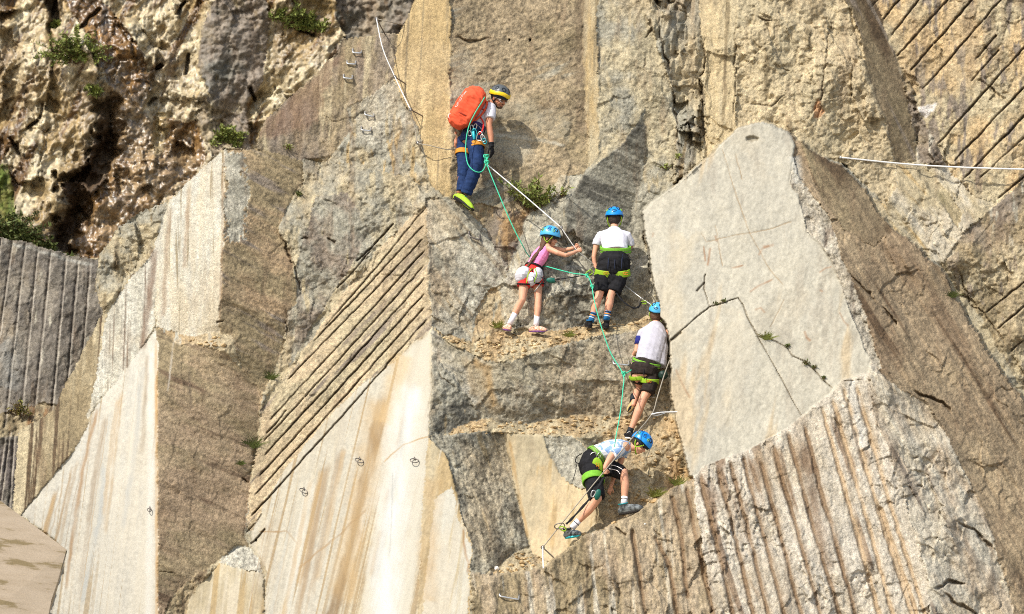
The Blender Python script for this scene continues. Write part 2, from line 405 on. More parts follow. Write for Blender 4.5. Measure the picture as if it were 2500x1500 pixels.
# small block bottom
c.f([(545, 1358), (572, 1332), (612, 1334), (632, 1370), (640, 1398), (560, 1380), (520, 1380)], .1, 1.6, WHITE, LGREY, TAN, cov=.2, rough=.03, spk=.3, obj='cliff_face')
c.f([(455, 1470), (480, 1420), (535, 1372), (600, 1388), (645, 1400), (655, 1800), (450, 1800)], -.2, .45, TAN, CREAM, GOLD, cov=.35, rough=.008, ang=84, an=8, spk=.08, msc=26, obj='smooth_slab')
c.f([(400, 1500), (440, 1430), (535, 1366), (545, 1358), (530, 1385), (480, 1430), (455, 1480), (450, 1800), (400, 1800)], .3, .8, TAN, BROWN, DBROWN, cov=.3, rough=.05, blk=.05, spk=.3, obj='cliff_face')
# wedge under the back cliff
c.f([(622, 366), (632, 330), (652, 285), (700, 240), (762, 188), (820, 130), (832, 95), (940, 78), (972, 82), (960, 200), (900, 235), (850, 270), (880, 330), (800, 395), (735, 390)], .1, .45, BROWN, MAUVE, TAN, cov=.34, rough=.03, blk=.02, ang=88, an=3, spk=.25, msc=60, ssc=18, obj='cliff_face')
c.f([(800, 385), (880, 300), (850, 262), (905, 232), (962, 195), (1000, 290), (1030, 380), (1050, 470), (1000, 432), (860, 402), (738, 392)], .1, .6, TAN, GREY, GOLD, cov=.35, rough=.05, blk=.06, spk=.25, msc=60)
c.f([(850, 265), (905, 232), (962, 190), (980, 230), (1000, 300), (960, 340), (900, 350), (860, 320)], .2, .5, GREY, LGREY, TAN, cov=.3, rough=.03, blk=.03, spk=.3, msc=40)
c.f([(960, 195), (972, 82), (985, 60), (1012, 0), (1030, -300), (1106, -300), (1104, 0), (1100, 480), (1082, 476), (1048, 440), (1024, 330), (1004, 290)], -.45, .42, (196, 172, 128), GOLD, BROWN, cov=.3, rough=.03, ang=87, an=7, spk=.16, msc=28, ssc=9)
# central wall
c.f([(1102, -300), (1452, -300), (1456, 300), (1462, 380), (1422, 432), (1370, 432), (1330, 480), (1292, 522), (1172, 512), (1140, 514), (1100, 482)], .25, .45, BROWN, (154, 136, 108), GREY, cov=.3, rough=.025, blk=.012, ang=20, an=1.5, spk=.32, msc=90, ssc=40)
c.f([(1425, -300), (1462, -300), (1462, 380), (1440, 410), (1428, 300), (1420, 100)], -.35, .45, TAN, GOLD, BROWN, cov=.3, rough=.02, ang=88, an=6, spk=.15, msc=30)
# beige facet right of it
c.f([(1456, -300), (1640, -300), (1600, 50), (1640, 200), (1655, 300), (1668, 380), (1684, 396), (1645, 452), (1568, 530), (1592, 600), (1604, 745), (1540, 772), (1450, 660), (1380, 560), (1380, 500), (1462, 380)], .05, .5, BEIGE, GREY, TAN, cov=.25, rough=.03, blk=.03, spk=.26, msc=80)
c.f([(1292, 522), (1330, 480), (1372, 430), (1422, 430), (1505, 366), (1462, 480), (1400, 590), (1330, 620), (1240, 660)], -.25, .6, LGREY, GREY, TAN, cov=.2, rough=.03, blk=.03, spk=.28)
c.f([(1572, 262), (1580, 370), (1562, 455), (1527, 580), (1502, 655), (1452, 665), (1382, 560), (1380, 500), (1422, 432), (1500, 368), (1560, 300)], 1.05, .3, GREY, DGREY, LGREY, cov=.18, rough=.025, ang=-25, an=4, spk=.3, msc=50, warp=.8)
# broken columns
c.f([(1590, -300), (1800, -300), (1795, 310), (1722, 385), (1690, 420), (1640, 450), (1655, 330), (1640, 210), (1600, 100), (1580, 40)], .1, .5, TAN, GREY, BROWN, cov=.25, rough=.08, blk=.22, ang=84, an=3, spk=.22, msc=50, bsc=50)
c.f([(1722, -300), (1798, -300), (1796, 310), (1722, 385), (1718, 200), (1708, 60)], -.1, .42, (192, 172, 134), TAN, BROWN, cov=.25, rough=.03, blk=.05, ang=88, an=3, spk=.16, msc=50)
# tan wall
c.f([(1796, -300), (2050, -300), (2072, 0), (2098, 70), (2122, 190), (2150, 262), (2176, 350), (2190, 470), (2160, 500), (2060, 400), (1985, 372), (1930, 325), (1864, 300), (1796, 312)], .02, .45, TAN, (190, 172, 138), BROWN, cov=.3, rough=.045, blk=.07, spk=.22, msc=80, ssc=26, bsc=55)
c.f([(2062, -10), (2050, -300), (2150, -300), (2142, 0), (2172, 110), (2202, 190), (2232, 320), (2236, 392), (2200, 404), (2186, 402), (2172, 330), (2148, 262), (2120, 190), (2096, 70)], 1.2, .3, DBROWN, BROWN, MAUVE, cov=.3, rough=.02, ang=-64, an=5, spk=.25)
# right drilled cliff
c.f([(2138, 0), (2140, -300), (2800, -300), (2800, 420), (2500, 452), (2440, 495), (2380, 485), (2310, 402), (2280, 352), (2250, 290), (2202, 165), (2172, 110)], -.15, .3, TAN, (186, 160, 120), MAUVE, cov=.33, rough=.03, blk=.07, spk=.25, msc=90, bsc=45)
c.f([(2172, 110), (2202, 165), (2250, 290), (2285, 352), (2312, 404), (2240, 402), (2232, 320), (2200, 190)], .3, .4, MAUVE, BROWN, PALE, cov=.3, rough=.05, blk=.1, spk=.25, bsc=40)
c.f([(2160, 500), (2190, 455), (2186, 402), (2240, 400), (2312, 404), (2382, 485), (2436, 494), (2350, 572), (2306, 650), (2200, 572), (2150, 540), (2110, 470)], -.1, .75, PALE, TAN, GOLD, cov=.25, rough=.045, blk=.08, ang=-50, an=3, spk=.18, msc=60)
c.f([(2230, 405), (2262, 410), (2350, 520), (2340, 560), (2290, 490)], .5, .5, OLIVE, TAN, BROWN, cov=.3, rough=.03, ang=-55, an=3, spk=.2)
c.f([(2298, 655), (2350, 575), (2440, 492), (2500, 440), (2800, 300), (2800, 1000), (2510, 970), (2440, 860), (2400, 780), (2330, 700)], .1, .4, TAN, BROWN, MAUVE, cov=.3, rough=.05, blk=.09, spk=.25, msc=100)
c.f([(2305, 640), (2350, 575), (2440, 492), (2500, 440), (2800, 300), (2800, 560), (2500, 600), (2440, 590), (2400, 640), (2370, 590)], .2, .6, MAUVE, BROWN, LGREY, cov=.3, rough=.04, blk=.05, spk=.25, msc=70)
# dark streaked flank right of the pale slab
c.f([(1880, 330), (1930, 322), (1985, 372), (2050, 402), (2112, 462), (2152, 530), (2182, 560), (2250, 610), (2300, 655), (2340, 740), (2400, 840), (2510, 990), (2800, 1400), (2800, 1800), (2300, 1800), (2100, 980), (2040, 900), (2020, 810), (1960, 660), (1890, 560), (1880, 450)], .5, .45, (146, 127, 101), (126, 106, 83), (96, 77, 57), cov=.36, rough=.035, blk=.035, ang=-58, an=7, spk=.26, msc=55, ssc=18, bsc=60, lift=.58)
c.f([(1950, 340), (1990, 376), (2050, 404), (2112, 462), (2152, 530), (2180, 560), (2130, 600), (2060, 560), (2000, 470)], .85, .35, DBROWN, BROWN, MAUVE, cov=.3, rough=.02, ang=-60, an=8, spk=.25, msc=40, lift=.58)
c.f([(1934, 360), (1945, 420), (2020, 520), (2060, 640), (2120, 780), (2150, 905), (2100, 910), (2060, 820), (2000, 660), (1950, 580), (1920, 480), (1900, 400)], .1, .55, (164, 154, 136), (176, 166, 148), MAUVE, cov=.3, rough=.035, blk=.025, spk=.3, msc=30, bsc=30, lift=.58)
# lower right pale drilled facet and its broken side
c.f([(1672, 1120), (1718, 1100), (1836, 1050), (1957, 970), (2058, 890), (2130, 890), (2190, 960), (2250, 1150), (2330, 1350), (2420, 1800), (1780, 1800), (1700, 1500), (1690, 1300)], .1, .58, (182, 170, 150), (194, 183, 165), (138, 118, 98), cov=.3, rough=.028, blk=.05, ang=-72, an=2, spk=.2, msc=60, ssc=30, bsc=26, lift=.60)
c.f([(2120, 895), (2200, 950), (2260, 980), (2340, 1120), (2420, 1300), (2560, 1800), (2300, 1800), (2260, 1400), (2190, 1150), (2130, 1000)], .4, .5, (172, 156, 134), PALE, MAUVE, cov=.3, rough=.05, blk=.09, ang=-62, an=3, spk=.22, msc=50, lift=.60)
c.f([(1340, 1372), (1420, 1312), (1500, 1275), (1570, 1242), (1612, 1212), (1650, 1178), (1690, 1160), (1710, 1300), (1780, 1800), (1160, 1800), (1152, 1404), (1270, 1396)], .1, .5, (166, 148, 122), BROWN, PALE, cov=.28, rough=.05, blk=.06, ang=-84, an=3, spk=.24, msc=55, ssc=18, lift=.6)
# centre
c.f([(1041, 480), (1100, 484), (1140, 512), (1182, 560), (1235, 640), (1252, 702), (1216, 700), (1190, 716), (1152, 780), (1150, 832), (1062, 812), (1053, 800), (1046, 640)], .4, .55, LGREY, GREY, (150, 138, 116), cov=.3, rough=.035, blk=.045, ang=-50, an=2, spk=.32, msc=50)
c.f([(1120, 495), (1180, 500), (1292, 522), (1262, 600), (1240, 650), (1182, 560), (1140, 512)], .7, .35, BROWN, MAUVE, EARTH, cov=.3, rough=.04, blk=.06, spk=.25)
c.f([(1216, 700), (1252, 650), (1330, 600), (1400, 560), (1452, 662), (1504, 655), (1590, 612), (1604, 745), (1590, 780), (1480, 800), (1390, 806), (1300, 812), (1222, 790)], .12, .5, GREY, LGREY, (160, 146, 120), cov=.2, rough=.045, blk=.1, spk=.32, msc=60, bsc=90)
c.f([(1158, 790), (1190, 716), (1216, 700), (1228, 760), (1240, 810), (1200, 850), (1150, 845)], .1, .6, TAN, EARTH, GREY, cov=.25, rough=.04, blk=.04, spk=.25)
c.f([(1050, 808), (1120, 846), (1180, 876), (1240, 884), (1310, 866), (1400, 836), (1500, 818), (1600, 802), (1640, 830), (1645, 1012), (1540, 1022), (1400, 1010), (1300, 1034), (1220, 1034), (1160, 1004), (1110, 930), (1055, 875)], .12, .42, (160, 153, 138), (150, 140, 118), DGREY, cov=.2, rough=.032, blk=.03, ang=-30, an=1.5, spk=.32, msc=80, bsc=90)
c.f([(1055, 868), (1110, 925), (1142, 960), (1172, 1020), (1112, 1052), (1047, 1067), (1054, 960)], .45, .35, DGREY, GREY, BROWN, cov=.2, rough=.04, blk=.06, spk=.3, msc=40)
c.f([(1058, 808), (1110, 822), (1155, 838), (1212, 808), (1300, 812), (1392, 800), (1482, 786), (1592, 772), (1600, 800), (1500, 815), (1402, 832), (1310, 864), (1240, 884), (1180, 878), (1120, 850)], .05, 2.0, EARTH, TAN, BROWN, cov=.25, rough=.035, blk=.03, spk=.3, msc=40, bsc=14, obj='earth_ledge')
c.f([(1080, 1062), (1120, 1040), (1182, 1022), (1230, 1030), (1300, 1032), (1400, 1012), (1500, 1012), (1560, 1005), (1560, 1060), (1440, 1070), (1330, 1062), (1230, 1056), (1150, 1060)], .0, 1.7, EARTH, TAN, BROWN, cov=.25, rough=.035, blk=.03, spk=.3, msc=40, bsc=14)
c.f([(1540, 1005), (1645, 985), (1655, 1035), (1688, 1166), (1645, 1192), (1572, 1242), (1500, 1276), (1455, 1290), (1452, 1180), (1440, 1100), (1480, 1060)], -.05, .7, (174, 144, 102), TAN, BROWN, cov=.28, rough=.05, blk=.05, spk=.26, msc=40, bsc=16)
c.f([(1300, 1352), (1345, 1372), (1325, 1386), (1270, 1396), (1200, 1404), (1222, 1376), (1255, 1350)], 0, 1.6, EARTH, TAN, PALE, cov=.25, rough=.04, blk=.04, spk=.3, msc=40, bsc=14)
c.f([(1455, 1200), (1520, 1195), (1572, 1215), (1560, 1242), (1500, 1276), (1452, 1296)], .5, .25, BROWN, EARTH, DBROWN, cov=.3, rough=.04, blk=.05, spk=.26, bsc=20, obj='cliff_face')
c.f([(1047, 1067), (1088, 1060), (1228, 1056), (1244, 1130), (1268, 1220), (1292, 1332), (1255, 1352), (1230, 1374), (1182, 1404), (1152, 1394), (1150, 1330), (1132, 1270), (1102, 1160), (1086, 1110)], .75, .35, GREY, DGREY, BROWN, cov=.2, rough=.05, blk=.03, ang=-70, an=2.5, spk=.4, msc=36, warp=.6)
c.f([(1228, 1056), (1330, 1062), (1400, 1062), (1442, 1100), (1452, 1180), (1456, 1275), (1420, 1312), (1342, 1372), (1300, 1352), (1288, 1322), (1266, 1220), (1244, 1130)], -.2, .48, (198, 176, 138), TAN, GOLD, cov=.25, rough=.012, ang=84, an=3, spk=.1, msc=60, warp=.6, obj='smooth_slab')
c.f([(1325, 1066), (1400, 1064), (1436, 1100), (1448, 1170), (1420, 1195), (1370, 1160), (1340, 1110)], -.05, .5, LGREY, GREY, TAN, cov=.2, rough=.025, spk=.26, obj='cliff_face')
c.f([(1160, 1004), (1200, 950), (1300, 940), (1420, 925), (1540, 930), (1640, 920), (1645, 1012), (1540, 1022), (1400, 1010), (1300, 1034), (1220, 1034)], .15, .05, (150, 142, 124), (146, 134, 112), GREY, cov=.3, rough=.032, blk=.03, spk=.32, msc=80, bsc=60, obj='cliff_face')
c.f([(1312, 745), (1400, 706), (1480, 694), (1570, 745), (1480, 786), (1385, 802), (1316, 806)], .45, .15, GREY, DGREY, LGREY, cov=.2, rough=.045, blk=.07, spk=.32, msc=60, bsc=60)
c.f([(1222, 706), (1300, 690), (1335, 722), (1305, 800), (1230, 790)], -.35, .7, LGREY, GREY, TAN, cov=.2, rough=.04, blk=.05, spk=.3, bsc=60)
c.f([(1400, 640), (1480, 655), (1590, 615), (1600, 700), (1500, 690), (1420, 700)], .0, 1.0, LGREY, GREY, TAN, cov=.2, rough=.04, blk=.05, spk=.3, bsc=60)
# the big pale slab
SLABP = [(1797, 313), (1840, 301), (1864, 298), (1908, 315), (1929, 323), (1941, 352), (1939, 376), (1933, 408), (1929, 449), (1949, 477), (1961, 520), (1969, 565), (1997, 589), (2030, 641), (2054, 702), (2078, 767), (2098, 811), (2107, 848), (2123, 876), (2125, 908), (2058, 929), (2038, 949), (1957, 1018), (1920, 1046), (1836, 1094), (1718, 1138), (1698, 1163), (1682, 1163), (1666, 1094), (1650, 1033), (1637, 961), (1640, 900), (1633, 836), (1625, 791), (1613, 775), (1609, 739), (1591, 682), (1587, 633), (1575, 581), (1567, 520), (1589, 493), (1650, 453), (1694, 412), (1743, 372), (1759, 352), (1791, 323)]
c.f(SLABP, -.05, .47, SLAB, (177, 170, 153), (186, 168, 138), cov=.3, rough=.010, ang=80, an=1.5, spk=.10, msc=120, ssc=60, lift=.58, warp=.35, obj='granite_slab')

c.solve(38.0)

# drill grooves on the diagonal face; dark brown adds painted slot shade and soil
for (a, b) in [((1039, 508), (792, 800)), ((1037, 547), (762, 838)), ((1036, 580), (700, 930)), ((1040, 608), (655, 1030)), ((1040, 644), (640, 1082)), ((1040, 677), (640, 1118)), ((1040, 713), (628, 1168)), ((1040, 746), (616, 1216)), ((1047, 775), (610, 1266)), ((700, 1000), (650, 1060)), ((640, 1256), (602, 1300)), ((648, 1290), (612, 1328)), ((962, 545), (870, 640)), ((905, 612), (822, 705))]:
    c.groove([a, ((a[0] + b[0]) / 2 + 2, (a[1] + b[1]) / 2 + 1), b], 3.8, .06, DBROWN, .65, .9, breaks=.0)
# grooves, right drilled cliff, slot shade and soil painted in the same brown
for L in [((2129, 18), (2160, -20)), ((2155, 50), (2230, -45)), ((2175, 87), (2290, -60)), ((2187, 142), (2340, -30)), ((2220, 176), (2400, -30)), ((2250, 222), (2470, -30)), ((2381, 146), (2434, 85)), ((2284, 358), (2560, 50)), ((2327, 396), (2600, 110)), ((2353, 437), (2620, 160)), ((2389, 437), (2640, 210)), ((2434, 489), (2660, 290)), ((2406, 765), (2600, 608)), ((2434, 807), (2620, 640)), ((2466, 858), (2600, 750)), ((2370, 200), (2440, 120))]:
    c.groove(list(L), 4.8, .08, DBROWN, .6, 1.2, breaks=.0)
# grooves, lower right
T = lambda pts: [(1500 + x * .4044, 900 + y * .4044) for x, y in pts]
for L in [[(435, 700), (480, 960), (600, 1500)], [(512, 635), (590, 960), (720, 1500)], [(615, 590), (700, 900), (840, 1500)], [(690, 545), (800, 950), (930, 1500)], [(770, 510), (870, 900), (1030, 1500)], [(875, 540), (1000, 1000), (1130, 1500)], [(955, 450), (1080, 900), (1250, 1500)], [(1040, 360), (1170, 850), (1360, 1500)], [(1140, 320), (1240, 720), (1460, 1500)], [(1245, 215), (1330, 520), (1450, 950), (1600, 1500)], [(1305, 160), (1500, 830), (1680, 1500)], [(1375, 90), (1560, 750), (1800, 1500)], [(1450, 80), (1650, 780), (1880, 1500)], [(1600, 820), (1700, 1120), (1830, 1500)], [(345, 760), (400, 1000), (420, 1200)], [(100, 960), (150, 1250), (190, 1500)], [(240, 1000), (330, 1200), (380, 1500)]]:
    P_ = T(L); P_.append((P_[-1][0] + (P_[-1][0] - P_[-2][0]), P_[-1][1] + (P_[-1][1] - P_[-2][1])))
    lx = L[0][0]
    c.groove(P_, 10.5, .05, (128, 102, 74) if lx < 1240 else (184, 158, 124), .8, 1.6)
    c.stain([(p[0] + 3, p[1]) for p in P_], 16, (140, 114, 86) if lx < 1240 else (188, 164, 132), .45, 3, .8)
# cracks in the pale slab
for L, w in [([(1633, 836), (1655, 815), (1700, 775), (1733, 750), (1770, 738), (1803, 727), (1815, 748), (1830, 785), (1850, 822), (1875, 825), (1905, 840), (1922, 850), (1935, 870), (1960, 882), (1985, 900), (2005, 925), (2035, 950)], 3.0), ([(1733, 750), (1724, 725), (1718, 705), (1721, 680), (1722, 668)], 3), ([(1633, 835), (1664, 812)], 7), ([(1700, 712), (1712, 700), (1720, 690)], 6), ([(1850, 822), (1900, 910), (1957, 1018)], 2.2)]:
    c.groove(L, w * .85, .045, (88, 72, 48), .7, .8, breaks=.0, taper=.01)
for L in [[(1762, 360), (1792, 460), (1830, 570), (1880, 660), (1915, 700)], [(1795, 375), (1812, 440)], [(1710, 565), (1725, 590), (1795, 575), (1880, 560), (1935, 540)], [(1745, 550), (1765, 650)], [(1916, 730), (1880, 800)]]:
    c.groove(L, 2.6, .012, (150, 122, 84), .6, 1.0)
for L, w in [([(1852, 625), (1862, 605), (1880, 600)], 5), ([(1862, 603), (1890, 598)], 7), ([(1828, 714), (1855, 698), (1888, 682)], 5), ([(1999, 665), (2015, 654), (2030, 650)], 4), ([(1842, 757), (1858, 751), (1868, 765)], 5), ([(1964, 808), (1970, 824), (1980, 832)], 6), ([(1648, 900), (1668, 940), (1685, 975)], 5), ([(2049, 762), (2060, 785), (2072, 797)], 4), ([(1592, 580), (1594, 568)], 5), ([(1735, 605), (1730, 640), (1727, 650)], 5), ([(1745, 575), (1750, 590)], 4), ([(1785, 655), (1815, 648)], 4), ([(2000, 707), (2008, 712)], 5), ([(1718, 600), (1722, 640)], 4)]:
    c.stain(L, w, (150, 108, 72), .6, 1.2, .6)
c.stain([(1800, 740), (1790, 900), (1760, 1060)], 60, (196, 184, 160), .5, 14, .95)
c.stain([(1680, 560), (1640, 700), (1650, 900)], 55, (196, 180, 150), .45, 14, .95)
c.patch([(1822, 336), (1835, 331), (1858, 335), (1850, 345), (1835, 348), (1824, 343)], (140, 130, 110), .8, .5, 1, .05)
# crack lines elsewhere
for L, w, dp in [([(1100, 88), (1120, 97), (1150, 101), (1180, 97), (1205, 94)], 9, .14), ([(1795, 40), (1796, 180), (1790, 312)], 4, .12), ([(1725, 60), (1712, 200), (1720, 385)], 5, .15), ([(1640, 190), (1650, 300), (1665, 390)], 6, .15), ([(1600, 40), (1622, 130), (1640, 200)], 8, .2), ([(1568, 170), (1577, 135)], 5, .1), ([(1580, 40), (1592, 70), (1575, 95)], 6, .12), ([(1668, 300), (1700, 310), (1722, 312)], 5, .1), ([(2016, 0), (2030, 60), (2015, 130), (2010, 230), (1985, 340)], 4, .08), ([(1812, 250), (1880, 262), (1930, 222)], 5, .1), ([(1850, 38), (1870, 52), (1890, 50)], 6, .1),
                 ([(680, 560), (696, 600), (716, 650), (728, 690), (735, 735)], 6, .15), ([(700, 755), (703, 830)], 6, .12), ([(798, 580), (812, 592), (820, 600)], 8, .15), ([(733, 583), (750, 584)], 4, .1), ([(1060, 900), (1120, 960)], 5, .1), ([(1567, 521), (1575, 581), (1587, 633), (1591, 682), (1609, 739), (1613, 775)], 5, .2),
                 ([(2050, 930), (2110, 925)], 3, .06), ([(2150, 742), (2190, 790), (2155, 760)], 6, .15), ([(2060, 660), (2110, 700), (2150, 750)], 6, .12), ([(2220, 950), (2300, 985), (2330, 1020)], 9, .2), ([(2325, 1272), (2380, 1300), (2440, 1350)], 9, .2), ([(2280, 1440), (2320, 1420), (2360, 1430)], 10, .22), ([(2225, 1120), (2245, 1116)], 6, .12), ([(2236, 1188), (2262, 1192)], 6, .12), ([(2330, 640), (2370, 740), (2405, 770), (2470, 860)], 6, .14), ([(1500, 1285), (1530, 1310)], 8, .15), ([(1590, 1290), (1615, 1310)], 8, .15), ([(2290, 1440), (2380, 1500), (2400, 1540)], 10, .2), ([(1450, 1180), (1455, 1290)], 4, .08), ([(1060, 860), (1052, 960), (1047, 1065)], 3, .03), ([(530, 782), (545, 786)], 6, .12), ([(588, 1165), (612, 1180)], 6, .12), ([(383, 1395), (430, 1402)], 4, .08)]:
    c.groove(L, w * .8, dp * .55, (90, 70, 50), .5, 4.0, taper=.3)
for (x, y) in [(1243, 98), (1293, 98), (625, 1320)]:
    c.groove([(x - 2, y), (x + 3, y)], 6, .1, (50, 40, 30), .9, .3, taper=.001)
# stains (real, with their own outlines), plus one painted band of corner shade
c.patch([(985, 868), (1050, 815), (1052, 960), (1040, 1070), (1030, 1200), (990, 1620), (860, 1620), (905, 1330), (940, 1120), (960, 960)], (190, 182, 164), .8, 1.2, 6, streak=0)
for k_ in range(60):
    rr_ = random.Random(k_ * 7 + 1)
    if k_ % 2: x0_ = rr_.uniform(640, 1030); y0_ = 930 + (1030 - x0_) * .95 - 20; y1_ = y0_ + rr_.uniform(250, 700); sl_ = -.20
    else:
        x0_ = rr_.uniform(130, 370); y0_ = 800 + (380 - x0_) * 1.5 + 30; y1_ = y0_ + rr_.uniform(250, 700); sl_ = -.05 - (375 - x0_) * .0009
    c.stain([(x0_, y0_), (x0_ + sl_ * (y1_ - y0_) * .5, (y0_ + y1_) / 2), (x0_ + sl_ * (y1_ - y0_), y1_)], rr_.uniform(2, 13), rr_.choice([(150, 122, 84), (138, 116, 88), (196, 190, 176), (166, 164, 154), (168, 138, 94)]), rr_.uniform(.25, .6), 1.5, rr_.choice([.85, .5, .35]), seed=k_)
c.patch([(250, 1300), (300, 1020), (360, 900), (376, 900), (372, 1600), (230, 1600)], (198, 188, 168), .5, 1.5, 8, streak=1)
c.stain([(940, 950), (912, 1080), (880, 1220), (850, 1360), (812, 1500), (760, 1700)], 26, (120, 96, 66), .85, 3, .4)
c.stain([(925, 960), (900, 1130), (865, 1290), (830, 1480)], 60, (178, 148, 102), .55, 6, .8)
c.stain([(985, 860), (960, 960), (930, 1040)], 40, (190, 160, 112), .5, 6, .8)
c.stain([(1005, 930), (975, 1120), (950, 1350), (930, 1600)], 62, (206, 204, 198), .7, 6, .8)
c.stain([(1050, 1065), (985, 1085), (935, 1130)], 3.5, (168, 138, 94), .7, 1, .5)
c.stain([(900, 1240), (800, 1330), (725, 1392)], 5, (150, 120, 80), .55, 2, .6)
c.stain([(630, 1298), (700, 1298), (728, 1330)], 3.5, (140, 110, 70), .7, 1, .5)
c.stain([(960, 1150), (955, 1300), (950, 1360)], 3, (150, 150, 144), .6, 1, .6)
c.stain([(1060, 1160), (1050, 1300), (1036, 1480)], 40, (176, 142, 92), .5, 6, .8)
c.stain([(1128, 1290), (1145, 1400)], 6, (150, 110, 66), .6, 2, .6)
c.stain([(240, 990), (205, 1130), (178, 1300), (160, 1450)], 8, (150, 116, 76), .65, 1.5, .7)
c.stain([(255, 1130), (245, 1250), (200, 1480)], 10, (168, 168, 162), .7, 2, .8)
c.stain([(350, 880), (335, 1050), (300, 1300)], 12, (168, 166, 158), .55, 2, .8)
c.stain([(368, 830), (368, 1150), (362, 1550)], 16, (206, 202, 192), .6, 1, .7)
c.stain([(381, 820), (382, 1150), (383, 1550)], 7, (182, 146, 96), .75, .6, .6)
c.stain([(378, 600), (366, 720), (345, 860)], 16, (122, 98, 80), .8, 2, .6, streak=0)
c.stain([(418, 500), (405, 640), (398, 780)], 10, (140, 112, 84), .6, 2, .7)
c.stain([(462, 450), (455, 560), (448, 660)], 9, (140, 112, 84), .55, 2, .7)
c.stain([(545, 365), (543, 560), (536, 800)], 5, (150, 124, 96), .6, 1, .7)
c.stain([(424, 830), (418, 890), (408, 960)], 4, (196, 186, 170), .6, 1, .7)
c.stain([(460, 890), (466, 1000)], 6, (100, 86, 74), .5, 1, .8)
c.stain([(1244, 1070), (1262, 1180), (1290, 1320)], 7, (170, 134, 80), .7, 1, .6)
c.stain([(1320, 1130), (1350, 1250), (1345, 1340)], 22, (190, 158, 108), .4, 4, .9)
c.stain([(1350, 600 + 120), (1300, 760), (1250, 700)], 6, (176, 142, 92), .3, 3, .8)
c.stain([(1105, 300), (1180, 350), (1300, 350)], 60, (176, 168, 148), .55, 12, .9)
c.stain([(1210, 260), (1330, 290), (1400, 330)], 50, (172, 164, 142), .45, 12, .9)
c.stain([(1200, 330), (1270, 335), (1380, 355)], 8, (196, 190, 172), .6, 3, .8)
c.stain([(1105, 130), (1140, 170), (1110, 240)], 40, (172, 162, 140), .4, 12, .9)
c.stain([(1420, -20), (1418, 120), (1416, 220)], 26, (108, 90, 70), .55, 3, .9)  # soft dark band painted as shade where the wall turns away
c.stain([(1205, 1000), (1190, 900), (1150, 880)], 18, (166, 132, 84), .6, 4, .8)
c.stain([(2072, 920), (2088, 980), (2110, 1100)], 22, (214, 208, 196), .7, 5, .8)
c.stain([(1955, 1070), (1990, 1230), (2030, 1400)], 24, (116, 90, 66), .65, 4, .7)
c.stain([(1838, 1120), (1860, 1200)], 26, (128, 102, 76), .6, 4, .8)
c.stain([(1965, 1090), (1985, 1160)], 30, (118, 94, 72), .6, 5, .8)
c.stain([(1940, 380), (1948, 450)], 24, (196, 194, 184), .5, 3, .8)
c.patch([(2240, 262), (2286, 250), (2284, 262), (2258, 290), (2246, 275)], (222, 214, 206), .8, .6, 1)
c.patch([(1988, 265), (1996, 240), (2012, 275), (2004, 288), (1986, 290)], (184, 130, 88), .7, .6, 1, .03)
c.patch([(1180, 895), (1130, 880), (1150, 950), (1210, 1020), (1240, 1000), (1200, 930)], (166, 138, 96), .3)
c.patch([(1215, 540), (1292, 520), (1270, 580), (1232, 600)], (166, 128, 78), .6)
c.patch([(630, 340), (700, 330), (780, 300), (790, 230), (840, 130), (760, 190), (650, 290)], (128, 100, 80), .55)
CLIFF = c
# ---------------- back cliff (wet, out of focus) and left drilled wall
bk = Layer(-420, 1120, -340, 820, 3.0, 900)
bk.f([(-999, -999), (3999, -999), (3999, 3999), (-999, 3999)], .05, .45, (196, 180, 146), (158, 134, 92), RUST, cov=.38, rough=.13, blk=.26, ang=62, an=1.6, spk=.3, msc=70, ssc=26, bsc=60, wet=.55, obj='back_cliff')
bk.f([(120, -60), (200, -60), (300, 60), (350, 130), (372, 220), (350, 260), (380, 330), (480, 290), (505, 380), (470, 440), (420, 450), (380, 520), (330, 600), (200, 640), (170, 560), (250, 420), (275, 300), (262, 200), (230, 120)], .1, .4, (110, 82, 46), (134, 100, 56), DBROWN, cov=.3, rough=.10, blk=.2, spk=.4, msc=60, wet=.8, bsc=50)
bk.f([(370, 280), (470, 300), (500, 380), (440, 420), (380, 390)], .1, .4, (110, 82, 46), (134, 100, 56), DBROWN, cov=.35, rough=.15, blk=.3, spk=.35, wet=.8)
bk.f([(500, 30), (560, -40), (640, -60), (660, 60), (640, 200), (600, 260), (520, 240), (480, 160)], .45, .3, MAUVE, DGREY, BROWN, cov=.2, rough=.07, blk=.12, spk=.25, wet=.3)
bk.f([(500, 230), (600, 260), (620, 400), (520, 380), (480, 300)], .3, .3, MAUVE, BROWN, TAN, cov=.3, rough=.08, blk=.14, spk=.3, wet=.3)
bk.f([(830, -60), (1100, -60), (1100, 200), (900, 140), (840, 90), (820, 30)], .6, .0, DGREY, MAUVE, DBROWN, cov=.3, rough=.1, blk=.2, spk=.25, wet=.2)
